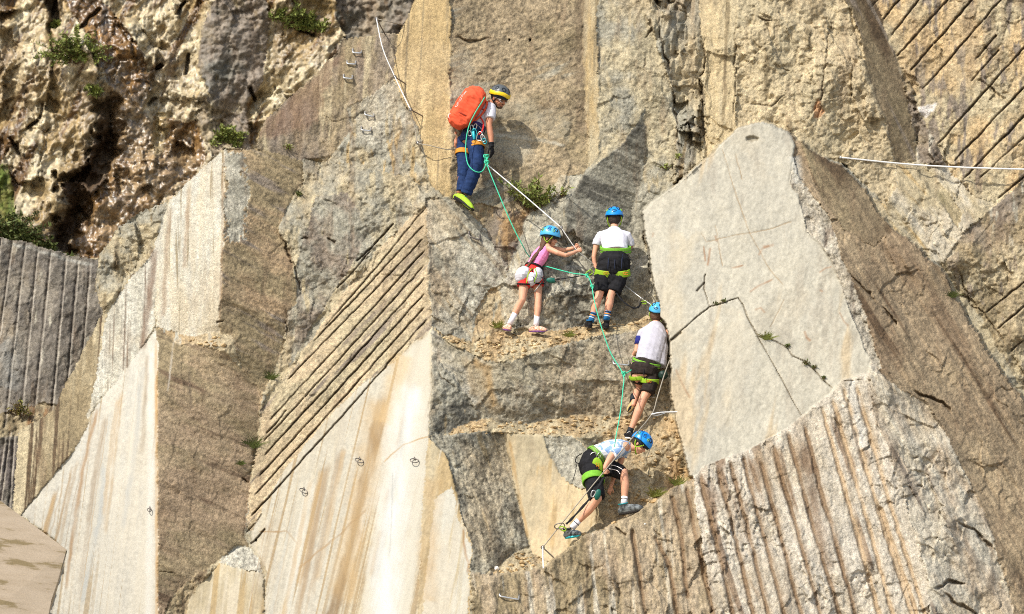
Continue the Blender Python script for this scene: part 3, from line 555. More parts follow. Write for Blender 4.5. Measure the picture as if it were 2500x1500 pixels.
# overhung recess, its shade also painted in dark brown
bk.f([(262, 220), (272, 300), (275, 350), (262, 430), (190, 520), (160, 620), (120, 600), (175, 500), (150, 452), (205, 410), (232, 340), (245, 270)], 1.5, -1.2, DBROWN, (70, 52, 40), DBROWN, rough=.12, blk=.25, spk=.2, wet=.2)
bk.f([(95, -40), (150, -40), (145, 60), (120, 60)], 1.2, -.4, DBROWN, BROWN, rough=.1, blk=.2)
bk.f([(-400, 380), (20, 400), (40, 520), (120, 600), (-400, 620)], .0, .8, (96, 110, 48), (120, 116, 62), BROWN, cov=.3, rough=.1, blk=.15, spk=.35, msc=40)
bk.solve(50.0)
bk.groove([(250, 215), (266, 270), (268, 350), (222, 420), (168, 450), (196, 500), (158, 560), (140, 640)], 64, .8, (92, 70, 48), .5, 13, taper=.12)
bk.stain([(255, 225), (262, 330), (200, 430), (185, 500), (145, 620)], 70, (82, 62, 42), .6, 16, .7)  # dark brown here and in the groove above paints the crevice's shade
bk.groove([(110, -80), (128, 0), (140, 70)], 24, .5, (84, 64, 46), .4, 5)
bk.stain([(395, 270), (385, 330), (378, 380)], 26, (196, 172, 122), .7, 3, .6)
bk.stain([(408, 300), (392, 370)], 12, (202, 180, 130), .6, 3, .6)
bk.stain([(455, -10), (440, 25), (432, 50)], 14, (40, 34, 28), .5, 2, .5)
for L in [[(60, 320), (95, 290), (108, 250)], [(150, -40), (120, 60), (135, 150)], [(430, 40), (455, 0)], [(455, 185), (460, 130)], [(250, 20), (180, 80)], [(360, 255), (385, 240)], [(20, 330), (60, 400)], [(610, 210), (625, 250)], [(700, 60), (770, 90)], [(380, 170), (395, 160)]]:
    bk.groove(L, 9, .3, (70, 54, 38), .6, 3, taper=.1)

lw = Layer(-420, 330, 520, 1500, 2.6, 500)
lw.f([(-999, -999), (3999, -999), (3999, 3999), (-999, 3999)], .0, .4, TAN, obj='cut_away')
lw.f([(-999, 545), (0, 580), (70, 592), (100, 602), (168, 622), (240, 636), (330, 660), (330, 1100), (100, 1050), (30, 1062), (-999, 1060)], .25, .38, (134, 125, 112), (116, 108, 98), LGREY, cov=.16, rough=.03, blk=.025, ang=80, an=1.5, spk=.25, msc=50, bsc=50, obj='drilled_wall', warp=.6)
lw.f([(-999, 1060), (30, 1060), (330, 1090), (330, 1500), (-999, 1500)], .3, .35, DGREY, (120, 110, 104), DBROWN, cov=.2, rough=.04, blk=.04, ang=85, an=2, spk=.25, obj='drilled_wall')
lw.f([(-999, 1012), (0, 1010), (40, 1000), (100, 985), (140, 990), (90, 1062), (30, 1068), (-999, 1060)], .0, 1.5, BROWN, TAN, (120, 90, 60), cov=.3, rough=.06, blk=.06, spk=.3)
lw.solve(41.5)
for a, b in [((30, 585), (-4, 830)), ((61, 590), (10, 1050)), ((92, 600), (50, 1020)), ((123, 612), (84, 1000)), ((161, 622), (125, 1010)), ((190, 630), (160, 980)), ((220, 636), (198, 900)), ((2, 575), (-60, 1000)), ((-28, 570), (-100, 1000)), ((24, 1050), (-2, 1250)), ((12, 1060), (-14, 1250)), ((34, 1060), (20, 1260))]:
    lw.groove([a, b], 4.4, .03, (78, 66, 58), .6, .8)
    lw.stain([(a[0] + 4, a[1]), (b[0] + 4, b[1])], 3.4, (186, 176, 160), .75, .8, .5)
lw.stain([(0, 592), (70, 604), (165, 634), (230, 646)], 8, (190, 186, 174), .6, 3, .8)
lw.stain([(10, 830), (30, 900), (20, 960)], 40, (160, 158, 150), .5, 12, .9)
lw.build({'drilled_wall': M_GRANITE}, {'drilled_wall': 'purple grey quarry wall with vertical drill lines at the left edge'}, 2.5, ('cut_away',))
bk.build({'back_cliff': M_WET}, {'back_cliff': 'rough wet golden and rust brown cliff far behind the quarry faces'})
BACK = bk; LWALL = lw
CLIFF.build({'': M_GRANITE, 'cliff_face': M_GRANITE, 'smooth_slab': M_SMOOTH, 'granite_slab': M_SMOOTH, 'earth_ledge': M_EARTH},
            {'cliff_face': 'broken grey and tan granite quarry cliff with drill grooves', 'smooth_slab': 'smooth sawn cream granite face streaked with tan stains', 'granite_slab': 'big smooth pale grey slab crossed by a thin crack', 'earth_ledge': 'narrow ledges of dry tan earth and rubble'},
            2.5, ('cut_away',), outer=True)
# quarry floor below
me = bpy.data.meshes.new('quarry_floor')
me.from_pydata([(-600, -300, 0), (600, -300, 0), (600, 900, 0), (-600, 900, 0)], [], [(0, 1, 2, 3)])
mf = bpy.data.materials.new('gravel_floor'); mf.use_nodes = True
_b = mf.node_tree.nodes['Principled BSDF']; _b.inputs['Roughness'].default_value = .95
_n = mf.node_tree.nodes.new('ShaderNodeTexNoise'); _n.inputs['Scale'].default_value = 900
_r = mf.node_tree.nodes.new('ShaderNodeValToRGB'); _r.color_ramp.elements[0].color = (.28, .24, .19, 1); _r.color_ramp.elements[1].color = (.45, .40, .33, 1)
mf.node_tree.links.new(_n.outputs[0], _r.inputs[0]); mf.node_tree.links.new(_r.outputs[0], _b.inputs['Base Color'])
o = link_mesh('quarry_floor', me, mf); o['kind'] = 'structure'
# ------------------------------------------------------------------ object materials
def mat(name, col, rough=.7, spec=.3, metal=0.0, var=.12, scale=40, bump=0.0, sheen=0, col2=None, sss=0):
    m = bpy.data.materials.new(name); m.use_nodes = True
    N = m.node_tree.nodes; L = m.node_tree.links; b = N['Principled BSDF']
    c = np.array(col) / 255.0; c = np.where(c <= .04045, c / 12.92, ((c + .055) / 1.055) ** 2.4)
    c2 = c if col2 is None else np.where(np.array(col2) / 255. <= .04045, np.array(col2) / 255. / 12.92, ((np.array(col2) / 255. + .055) / 1.055) ** 2.4)
    t = N.new('ShaderNodeTexCoord'); n = N.new('ShaderNodeTexNoise'); n.inputs['Scale'].default_value = scale; n.inputs['Detail'].default_value = 4
    L.new(t.outputs['Object'], n.inputs['Vector'])
    r = N.new('ShaderNodeValToRGB'); r.color_ramp.elements[0].position = .32; r.color_ramp.elements[1].position = .68
    r.color_ramp.elements[0].color = tuple(c * (1 - var)) + (1,); r.color_ramp.elements[1].color = tuple(np.minimum(c2 * (1 + var), .95)) + (1,)
    L.new(n.outputs['Fac'], r.inputs[0]); L.new(r.outputs[0], b.inputs['Base Color'])
    b.inputs['Roughness'].default_value = rough; b.inputs['Specular IOR Level'].default_value = spec; b.inputs['Metallic'].default_value = metal
    if bump:
        p = N.new('ShaderNodeBump'); p.inputs['Strength'].default_value = bump; p.inputs['Distance'].default_value = .02
        L.new(n.outputs['Fac'], p.inputs['Height']); L.new(p.outputs[0], b.inputs['Normal'])
    return m

SKIN = mat('skin', (206, 150, 120), .55, .35, var=.06, scale=30)
SKIN2 = mat('tanned_skin', (176, 118, 88), .55, .35, var=.08, scale=30)
HAIR = mat('brown_hair', (92, 62, 42), .6, .4, var=.35, scale=120, bump=.6)
DHAIR = mat('dark_hair', (50, 36, 28), .6, .4, var=.35, scale=120, bump=.6)
BLUE = mat('blue_shell', (22, 136, 214), .28, .5, var=.04)
LBLUE = mat('light_blue_shell', (74, 164, 214), .3, .5, var=.04)
VENT = mat('vent_black', (24, 30, 36), .7)
DBLUE = mat('logo_blue', (18, 104, 176), .35)
LIME = mat('lime_webbing', (138, 172, 42), .7, .2, var=.1)
LGREEN = mat('leaf_green_webbing', (112, 168, 50), .7, .2, var=.12)
YEL = mat('yellow_shell', (226, 190, 30), .35, .4)
CHAR = mat('charcoal_shell', (78, 82, 84), .4, .4)
BLACK = mat('black_fabric', (30, 29, 31), .85, .15, var=.3, scale=18, bump=.3)
NAVY = mat('navy_fabric', (26, 32, 52), .75, .25, var=.3, scale=14, bump=.3)
DENIM = mat('blue_trousers', (32, 50, 86), .85, .15, var=.28, scale=16, bump=.4)
WSHIRT = mat('white_cotton', (204, 200, 206), .9, .1, var=.04, scale=20, bump=.25)
PINK = mat('pink_cotton', (244, 138, 182), .85, .1, var=.07, scale=16, bump=.25)
RED = mat('red_cotton', (200, 52, 48), .85, .1, var=.15, scale=16, bump=.2)
ORANGE = mat('orange_nylon', (212, 84, 54), .8, .15, var=.12, scale=10, bump=.35)
OCHRE = mat('ochre_webbing', (196, 132, 52), .8, .1, var=.12)
PURP = mat('purple_webbing', (60, 52, 98), .8, .15, var=.2)
STEEL = mat('galvanised_steel', (196, 194, 190), .35, .5, metal=.75, var=.1)
DSTEEL = mat('weathered_steel', (120, 112, 104), .5, .4, metal=.6, var=.25)
CABLE = mat('steel_cable', (226, 222, 216), .5, .4, metal=.2, var=.12, scale=60)
DCABLE = mat('weathered_cable', (150, 140, 124), .6, .3, metal=.2, var=.2, scale=60)
ROPE = mat('mint_rope', (70, 190, 150), .75, .2, var=.2, scale=90)
TEAL = mat('teal_nylon', (14, 88, 74), .5, .4, var=.15)
TEALM = mat('teal_anodised', (30, 150, 160), .3, .5, metal=.4)
LIMESHOE = mat('lime_suede', (150, 178, 48), .7, .2, var=.15)
RUBBER = mat('black_rubber', (40, 36, 34), .8, .2, var=.2)
SOCKW = mat('white_sock', (226, 218, 220), .95, .05, var=.06)
SOCKB = mat('blue_sock', (50, 110, 160), .9, .05)
SOCKO = mat('orange_stripe', (224, 140, 60), .9, .05)
BEIGES = mat('tan_sole', (190, 164, 110), .8, .1)
WRUB = mat('white_rubber', (214, 208, 200), .7, .2)
CORAL = mat('coral_mesh', (222, 110, 80), .8, .1, var=.3, scale=60, col2=(232, 196, 170))
PURPLE = mat('purple_sole', (110, 70, 120), .7, .1, var=.3, scale=40)
ORLOGO = mat('orange_print', (226, 120, 40), .7)
WPRINT = mat('white_print', (236, 226, 220), .8)
GLASS = mat('amber_lens', (92, 52, 20), .15, .6, var=.1)
MOUTHM = mat('lip', (150, 84, 74), .6)
EYEM = mat('dark_eye', (34, 24, 20), .3)

# plaid shirt: blue and white blocks
PLAID = bpy.data.materials.new('blue_white_plaid'); PLAID.use_nodes = True
_N = PLAID.node_tree.nodes; _L = PLAID.node_tree.links
_t = _N.new('ShaderNodeTexCoord'); _k = _N.new('ShaderNodeTexChecker'); _k.inputs['Scale'].default_value = 11
_k.inputs['Color1'].default_value = (.72, .74, .78, 1); _k.inputs['Color2'].default_value = (.22, .34, .56, 1)
_mp = _N.new('ShaderNodeMapping'); _mp.inputs['Rotation'].default_value = (.3, .5, .6)
_L.new(_t.outputs['Object'], _mp.inputs[0]); _L.new(_mp.outputs[0], _k.inputs['Vector']); _L.new(_k.outputs['Color'], _N['Principled BSDF'].inputs['Base Color'])
_N['Principled BSDF'].inputs['Roughness'].default_value = .9

# ------------------------------------------------------------------ geometry helpers
CAMROT = np.stack([RIGHT, UP, -FWD], 1)          # columns: right, up, towards the camera
def cv(v):                                        # camera-frame vector -> world
    return Vector(CAMROT @ np.asarray(v, float))
def pt(px, py, r, dz=0.0):                        # photo pixel on the upright plane 'r', dz metres further away
    return Vector(unproj(px, py, r + (750 - py) / PPM * .40 + dz))
def frame(fwd, up):
    f = Vector(fwd).normalized(); u = Vector(up); u = (u - f * u.dot(f)).normalized(); x = u.cross(f)
    return x, u, f                                # x: the thing's left, u: up, f: forward

def ring_tube(bm, pts, rad, ref=None, seg=14, caps='round', sq=1.0):
    """tapered tube; rad = list of r or (ra, rb) (ra along ref)"""
    pts = [Vector(p) for p in pts]; n = len(pts)
    ref = Vector(ref) if ref is not None else None
    rings = []
    prev = None
    for i in range(n):
        t = (pts[min(i + 1, n - 1)] - pts[max(i - 1, 0)]).normalized()
        a = ref if ref is not None else (prev if prev is not None else (Vector((1, 0, 0)) if abs(t.x) < .8 else Vector((0, 0, 1))))
        a = (a - t * a.dot(t)).normalized(); b = t.cross(a); prev = a
        ra, rb = rad[i] if isinstance(rad[i], (tuple, list)) else (rad[i], rad[i])
        rings.append((pts[i], a, b, ra, rb, t))
    pw = lambda v: math.copysign(abs(v) ** sq, v)
    def mk(c, a, b, ra, rb):
        return [bm.verts.new(c + a * (ra * pw(math.cos(2 * math.pi * k / seg))) + b * (rb * pw(math.sin(2 * math.pi * k / seg)))) for k in range(seg)]
    L = []
    if caps == 'round':
        p, a, b, ra, rb, t = rings[0]; m = min(ra, rb)
        for q in (.97, .75, .4):
            s = math.sqrt(max(0, 1 - q * q)); L.append(mk(p - t * m * q, a, b, ra * s, rb * s))
    for p, a, b, ra, rb, t in rings: L.append(mk(p, a, b, ra, rb))
    if caps == 'round':
        p, a, b, ra, rb, t = rings[-1]; m = min(ra, rb)
        for q in (.4, .75, .97):
            s = math.sqrt(max(0, 1 - q * q)); L.append(mk(p + t * m * q, a, b, ra * s, rb * s))
    for i in range(len(L) - 1):
        for k in range(seg):
            bm.faces.new((L[i][k], L[i][(k + 1) % seg], L[i + 1][(k + 1) % seg], L[i + 1][k]))
    if caps:
        bm.faces.new(L[0][::-1]); bm.faces.new(L[-1])

def blob(bm, c, axes, rad, seg=16, rings=10):
    x, y, z = axes; c = Vector(c)
    L = []
    for i in range(1, rings):
        th = math.pi * i / rings
        L.append([bm.verts.new(c + x * (rad[0] * math.sin(th) * math.cos(2 * math.pi * k / seg)) + z * (rad[2] * math.sin(th) * math.sin(2 * math.pi * k / seg)) + y * (rad[1] * math.cos(th))) for k in range(seg)])
    t = bm.verts.new(c + y * rad[1]); b = bm.verts.new(c - y * rad[1])
    for k in range(seg):
        bm.faces.new((t, L[0][(k + 1) % seg], L[0][k])); bm.faces.new((b, L[-1][k], L[-1][(k + 1) % seg]))
    for i in range(len(L) - 1):
        for k in range(seg): bm.faces.new((L[i][k], L[i][(k + 1) % seg], L[i + 1][(k + 1) % seg], L[i + 1][k]))

def finish(name, bm, m, parent, org=None, smooth=True):
    """bm is in world coordinates; the mesh is stored relative to the parent's origin"""
    org = Vector(parent.location) if parent is not None and org is None else Vector(org or (0, 0, 0))
    root = parent
    bmesh.ops.recalc_face_normals(bm, faces=bm.faces)
    bmesh.ops.translate(bm, verts=bm.verts, vec=-org)
    me = bpy.data.meshes.new(name); bm.to_mesh(me); bm.free()
    if smooth: me.polygons.foreach_set('use_smooth', [True] * len(me.polygons))
    o = bpy.data.objects.new(name, me); COL.objects.link(o); me.materials.append(m)
    if parent is not None: o.parent = parent
    return o

def sub(name, bm, m, parent, root, smooth=True):
    """sub-part: parent is a mesh part whose own location is zero under root"""
    o = finish(name, bm, m, None, org=root.location, smooth=smooth); o.parent = parent
    return o

def remesh(o, vox=.006, sm=6, wr=0.0, wscale=9.0, seed=0, dirn=None):
    md = o.modifiers.new('r', 'REMESH'); md.mode = 'VOXEL'; md.voxel_size = vox; md.use_smooth_shade = True
    s = o.modifiers.new('s', 'SMOOTH'); s.iterations = sm; s.factor = .5
    dg = bpy.context.evaluated_depsgraph_get(); dg.update()
    me = bpy.data.meshes.new_from_object(o.evaluated_get(dg)); old = o.data
    o.modifiers.clear(); me.name = o.name; o.data = me; bpy.data.meshes.remove(old)
    n = len(me.vertices); co = np.empty(n * 3, np.float32); me.vertices.foreach_get('co', co); co = co.reshape(-1, 3)
    if wr:
        nr = np.empty(n * 3, np.float32); me.vertices.foreach_get('normal', nr); nr = nr.reshape(-1, 3)
        q = co * wscale; d = np.array(dirn if dirn is not None else (.3, .2, 1.0)); d = d / np.linalg.norm(d)
        al = q @ d; pa = q - al[:, None] * d
        k = fbm(pa[:, 0] * .9 + pa[:, 1] * .5 + 40 + al * 1.6, pa[:, 2] * .6 + al * 1.9 + 10, seed, 3)
        k2 = fbm(q[:, 0] * 1.1 + 70, q[:, 2] * 1.1 + q[:, 1] + 30, seed + 5, 3)
        co = co + nr * (wr * (1.0 - 2.2 * np.abs(k) + .5 * k2))[:, None]
        me.vertices.foreach_set('co', co.ravel().astype(np.float32))
    me.polygons.foreach_set('use_smooth', np.ones(len(me.polygons), bool))
    me.update()
    return o

def band(bm, c, axis, side, ra, rb, h, th=.006, a0=0, a1=360, seg=40, sag=0.0):
    """flat strap round an axis (ring, or an arc of it); ra along side, rb across"""
    ax = Vector(axis).normalized(); s = Vector(side); s = (s - ax * s.dot(ax)).normalized(); q = ax.cross(s); c = Vector(c)
    full = abs(a1 - a0) >= 360; n = seg if full else max(6, int(seg * abs(a1 - a0) / 360)); prof = []
    for i in range(n + (0 if full else 1)):
        a = math.radians(a0 + (a1 - a0) * i / n); d = s * (ra * math.cos(a)) + q * (rb * math.sin(a)); nrm = d.normalized()
        z = ax * (sag * math.cos(a))
        prof.append([bm.verts.new(c + d + z + nrm * o_ + ax * (h / 2 * hh)) for o_, hh in ((0, -1), (th * .8, -1), (th, -.7), (th, .7), (th * .8, 1), (0, 1))])
    m = len(prof)
    for i in range(m if full else m - 1):
        A = prof[i]; B = prof[(i + 1) % m]
        for k in range(6): bm.faces.new((A[k], A[(k + 1) % 6], B[(k + 1) % 6], B[k]))
    if not full: bm.faces.new(prof[0]); bm.faces.new(prof[-1][::-1])

def ribbon(bm, pts, w=.012, th=.003):
    ring_tube(bm, pts, [(w / 2, th)] * len(pts), seg=8, caps='flat')

def torus_loop(bm, pts, r, closed=True, seg=8):
    pts = [Vector(p) for p in pts]
    if closed:
        n = len(pts); L = []
        for i in range(n):
            t = (pts[(i + 1) % n] - pts[i - 1]).normalized(); cen = sum(pts, Vector()) / n
            a = (pts[i] - cen); a = (a - t * a.dot(t)).normalized(); b = t.cross(a)
            L.append([bm.verts.new(pts[i] + a * r * math.cos(2 * math.pi * k / seg) + b * r * math.sin(2 * math.pi * k / seg)) for k in range(seg)])
        for i in range(n):
            for k in range(seg): bm.faces.new((L[i][k], L[i][(k + 1) % seg], L[(i + 1) % n][(k + 1) % seg], L[(i + 1) % n][k]))
    else: ring_tube(bm, pts, [r] * len(pts), seg=seg)

def smooth_path(P, n=8):
    P = [Vector(p) for p in P]; out = []
    for i in range(len(P) - 1):
        a = P[max(i - 1, 0)]; b = P[i]; c_ = P[i + 1]; d = P[min(i + 2, len(P) - 1)]
        for k in range(n):
            t = k / n
            out.append(.5 * ((2 * b) + (c_ - a) * t + (2 * a - 5 * b + 4 * c_ - d) * t * t + (3 * b - a - 3 * c_ + d) * t ** 3))
    out.append(P[-1]); return out

# ------------------------------------------------------------------ human parts
def head_shapes(bm, C, fr, s=1.0, beard=False):
    x, u, f = fr; A = (x, u, f); C = Vector(C)
    P = lambda a, b, c_: C + x * a * s + u * b * s + f * c_ * s
    blob(bm, P(0, .032, -.012), A, (.076 * s, .088 * s, .094 * s))
    blob(bm, P(0, -.03, .026), A, (.060 * s, .076 * s, .066 * s))
    blob(bm, P(0, -.082, .052), A, (.034 * s, .026 * s, .034 * s))
    blob(bm, P(.030, -.032, .062), A, (.026 * s, .028 * s, .026 * s)); blob(bm, P(-.030, -.032, .062), A, (.026 * s, .028 * s, .026 * s))
    ring_tube(bm, [P(0, .016, .082), P(0, -.006, .098), P(0, -.022, .108)], [.008 * s, .010 * s, .013 * s], seg=10)
    blob(bm, P(.011, -.026, .096), A, (.009 * s, .008 * s, .010 * s)); blob(bm, P(-.011, -.026, .096), A, (.009 * s, .008 * s, .010 * s))
    blob(bm, P(0, .034, .074), A, (.046 * s, .012 * s, .016 * s))
    blob(bm, P(0, -.052, .086), A, (.023 * s, .0065 * s, .012 * s)); blob(bm, P(0, -.063, .084), A, (.019 * s, .0065 * s, .012 * s))
    for q in (1, -1):
        blob(bm, P(q * .078, -.006, -.008), A, (.010 * s, .030 * s, .018 * s)); blob(bm, P(q * .082, .008, -.014), A, (.007 * s, .016 * s, .013 * s))
    return P

def helmet(root, C, fr, s=1.0, shell=BLUE, rimm=None, strap=LIME, logo=True, two=None, face=True):
    x, u, f = fr; C = Vector(C) + u * (.047 * s) - f * .010
    rx, ru, rf = .122 * s, .128 * s, .142 * s
    bm = bmesh.new(); seg = 40; R = 14; L = []
    def surf(th, a, k=1.0):
        # th: 0 top .. 1 rim
        ang = th * math.pi / 2 * (1.06 + .07 * math.cos(a * 2) - .12 * math.cos(a))
        rr = math.sin(min(ang, 1.9)); hh = math.cos(ang)
        bul = 1 + .02 * math.cos(6 * a) * math.sin(th * 3) * (th < .9)
        return C + x * (rx * k * bul * rr * math.sin(a)) + f * (rf * k * bul * rr * math.cos(a)) + u * (ru * k * hh)
    for i in range(R + 1):
        L.append([bm.verts.new(surf(max(i / R, .02), 2 * math.pi * k / seg, 1 + (.018 if i == R else 0))) for k in range(seg)])
    inn = [[bm.verts.new(surf(max(i / R, .02), 2 * math.pi * k / seg, .90)) for k in range(seg)] for i in (R, R * 2 // 3, R // 3, 0)]
    A = L + inn
    for i in range(len(A) - 1):
        for k in range(seg): bm.faces.new((A[i][k], A[i][(k + 1) % seg], A[i + 1][(k + 1) % seg], A[i + 1][k]))
    bm.faces.new(L[0]); bm.faces.new(inn[-1][::-1])
    h = finish('helmet', bm, shell, root)
    # vents: dark lens-shaped openings
    for a_, th_, w_, l_ in ((.55, .55, .16, .16), (-.55, .55, .16, .16), (2.55, .5, .15, .17), (-2.55, .5, .15, .17), (1.5, .58, .12, .15), (-1.5, .58, .12, .15), (3.14, .74, .2, .07)):
        bm = bmesh.new(); n = 14
        vs = [bm.verts.new(surf(th_ + l_ * math.cos(2 * math.pi * k / n), a_ + w_ * math.sin(2 * math.pi * k / n) / max(th_, .2) * (1 - .3 * math.cos(2 * math.pi * k / n)), 1.022)) for k in range(n)]
        ce = bm.verts.new(surf(th_, a_, .985))
        for k in range(n): bm.faces.new((vs[k], vs[(k + 1) % n], ce))
        sub('vent', bm, VENT, h, root)
    if logo:   # pale lime tabs beside the vents and a tone-on-tone loop mark
        for a_ in (.95, -.95, 2.2, -2.2):
            bm = bmesh.new(); n = 12
            torus_loop(bm, [surf(.66 + .09 * math.cos(2 * math.pi * k / n), a_ + .10 * math.sin(2 * math.pi * k / n), 1.03) for k in range(n)], .0035 * s, seg=6)
            sub('lime_tab', bm, LIME, h, root)
        for a_ in (1.45, -1.45):
            bm = bmesh.new()
            torus_loop(bm, [surf(.52 + .17 * math.cos(2 * math.pi * k / 20), a_ + .34 * math.sin(4 * math.pi * k / 20) * .6, 1.012) for k in range(20)], .004 * s, seg=6)
            sub('loop_mark', bm, DBLUE, h, root)
    if two:     # second colour round the lower half
        bm = bmesh.new(); Q = []
        for th in (.78, .80, .88, 1.0, 1.03):
            Q.append([bm.verts.new(surf(th + .05 * math.sin(3 * 2 * math.pi * k / seg), 2 * math.pi * k / seg, 1.035 if .78 < th < 1.02 else 1.0)) for k in range(seg)])
        for i in range(4):
            for k in range(seg): bm.faces.new((Q[i][k], Q[i][(k + 1) % seg], Q[i + 1][(k + 1) % seg], Q[i + 1][k]))
        sub('shell_band', bm, two, h, root)
    # straps
    Cc = C - u * .047 * s + f * .010
    bm = bmesh.new()
    for q in (1, -1):
        P = lambda a, b, c_: Cc + x * a * s + u * b * s + f * c_ * s
        ribbon(bm, smooth_path([P(q * .092, .036, -.06), P(q * .093, -.02, -.035), P(q * .084, -.05, .0), P(q * .062, -.085, .03), P(q * .02, -.112, .048), P(0, -.115, .052)], 5), .015 * s, .003)
        ribbon(bm, smooth_path([P(q * .094, .036, .07), P(q * .090, -.005, .045), P(q * .086, -.045, .008)], 5), .013 * s, .003)
        blob(bm, P(q * .086, -.048, .005), fr, (.006, .012, .010))
    sub('chin_strap', bm, strap, h, root)
    bm = bmesh.new()
    band(bm, C - u * .012 * s, u, x, rx * .86, rf * .86, .04 * s, .006)
    sub('inner_pad', bm, VENT, h, root)
    return h

def eyes(root, P, fr, s=1.0, which=(1, -1)):
    for q in which:
        bm = bmesh.new(); blob(bm, P(q * .030, .008, .077), fr, (.013 * s, .007 * s, .008 * s), 12, 8)
        finish('eye', bm, EYEM, root)
        bm = bmesh.new(); ring_tube(bm, [P(q * .014, .026, .089), P(q * .032, .031, .086), P(q * .048, .026, .074)], [.003, .004, .0025], seg=6)
        finish('eyebrow', bm, DHAIR, root)
    bm = bmesh.new(); blob(bm, P(0, -.057, .0905), fr, (.021 * s, .0035 * s, .008 * s), 12, 6); finish('mouth', bm, MOUTHM, root)

def hand_shapes(bm, wrist, dirn, side, palmn, s=1.0, curl=.35, grip=False):
    """dirn: wrist to knuckles; side: towards the thumb; palmn: out of the palm"""
    d = Vector(dirn).normalized(); sd = Vector(side); sd = (sd - d * sd.dot(d)).normalized(); n = d.cross(sd)
    if n.dot(Vector(palmn)) < 0: n = -n
    w = Vector(wrist); L = .085 * s
    ring_tube(bm, [w, w + d * L * .35, w + d * L * .7, w + d * L], [(.024 * s, .016 * s), (.032 * s, .015 * s), (.037 * s, .014 * s), (.035 * s, .012 * s)], ref=sd)
    lens = (.060, .070, .074, .062, .048)
    for i, off in enumerate((.030, .011, -.009, -.027)):
        b = w + d * L * .97 + sd * off * s; l = lens[i + 1 if i else 1] * s * (1, 1.05, .98, .8)[i]
        c1 = (1.25 if grip else curl) * (1 + .12 * i); c2 = c1 + (1.35 if grip else curl * 1.1); c3 = c2 + (.9 if grip else curl * .8)
        p1 = b + (d * math.cos(c1) + n * math.sin(c1)) * l * .42; p2 = p1 + (d * math.cos(c2) + n * math.sin(c2)) * l * .33; p3 = p2 + (d * math.cos(c3) + n * math.sin(c3)) * l * .25
        ring_tube(bm, [b, p1, p2, p3], [.0092 * s, .0088 * s, .008 * s, .0068 * s], seg=10)
    b = w + d * L * .30 + sd * .024 * s; t1 = b + (d * .55 + sd * .75 + n * .25).normalized() * .034 * s; t2 = t1 + (d * .8 + sd * .2 + n * (.9 if grip else .25)).normalized() * .030 * s
    t3 = t2 + (d * .7 - sd * (.5 if grip else 0) + n * (.8 if grip else .2)).normalized() * .022 * s
    ring_tube(bm, [b, t1, t2, t3], [.012 * s, .0105 * s, .0095 * s, .008 * s], seg=10)

def shoe(root, heel, toe, up, upper, solem, s=1.0, lace=None, collar=None, h=.062, ankle=True):
    """heel / toe: the two ends of the sole on its underside"""
    heel = Vector(heel); toe = Vector(toe); L = (toe - heel).length; x, u, f = frame(toe - heel, up)
    P = lambda a, b, c_: heel + x * (a * s) + u * (b * s) + f * (c_ * L)
    bm = bmesh.new()
    ring_tube(bm, [P(0, .040, .10), P(0, .046, .3), P(0, .044, .55), P(0, .038, .78), P(0, .032, .90)], [(.034 * s, .036 * s), (.039 * s, .046 * s), (.043 * s, .044 * s), (.047 * s, .036 * s), (.038 * s, .026 * s)], ref=x)
    ring_tube(bm, [P(0, .04, .24), P(0, .07, .24), P(0, .07 + (.035 if ankle else .012), .23)], [(.037 * s, .046 * s), (.039 * s, .045 * s), (.041 * s, .047 * s)], ref=x, caps='flat')
    ring_tube(bm, [P(0, .075, .32), P(0, .055, .58)], [(.022 * s, .018 * s), (.020 * s, .010 * s)], ref=x)
    sh = finish('shoe', bm, upper, root); remesh(sh, .005, 3)
    bm = bmesh.new(); n = 28; lo = []; hi = []; mid = []
    for k in range(n):
        a = 2 * math.pi * k / n; c_ = .5 - .5 * math.cos(a); w = (.034 + .012 * c_ - .014 * max(0, c_ - .8)) * math.sin(a); w = w * (1 if abs(math.sin(a)) > .0 else 0)
        w = math.copysign(abs(math.sin(a)) ** .7, math.sin(a)) * (.034 + .012 * c_)
        rise = .012 * max(0, c_ - .75) / .25
        lo.append(bm.verts.new(P(w, rise, c_))); mid.append(bm.verts.new(P(w * 1.06, .012 + rise, -.02 + 1.04 * c_))); hi.append(bm.verts.new(P(w * .96, .026 + rise * .8, .0 + c_)))
    for k in range(n):
        k2 = (k + 1) % n
        bm.faces.new((lo[k], lo[k2], mid[k2], mid[k])); bm.faces.new((mid[k], mid[k2], hi[k2], hi[k]))
    bm.faces.new(lo[::-1]); bm.faces.new(hi)
    sub('sole', bm, solem, sh, root)
    if lace:
        bm = bmesh.new()
        for i in range(5):
            c_ = .36 + .09 * i; hh = .098 - .010 * i
            ring_tube(bm, [P(-.024, hh - .012, c_), P(0, hh, c_ + .02), P(.024, hh - .012, c_ + .04)], [.0042] * 3, seg=6)
        sub('lace', bm, lace, sh, root)
    if collar:
        bm = bmesh.new(); band(bm, P(0, .07 + (.035 if ankle else .012), .23), u, x, .041 * s, .047 * s, .012, .004); sub('collar', bm, collar, sh, root)
    return sh

def sock(root, a, b, r, m, stripes=None, name='sock'):
    a = Vector(a); b = Vector(b); bm = bmesh.new()
    ring_tube(bm, [a, a.lerp(b, .5), b], [r, r * .98, r * 1.04], seg=20, caps='flat')
    so_ = finish(name, bm, m, root)
    if stripes:
        d = (b - a).normalized(); L = (b - a).length
        for t, mm, hh in stripes:
            bm = bmesh.new(); band(bm, a + d * L * t, d, Vector((1, 0, 0)), r * 1.0, r * 1.0, hh, .003); sub('stripe', bm, mm, so_, root)
    return so_

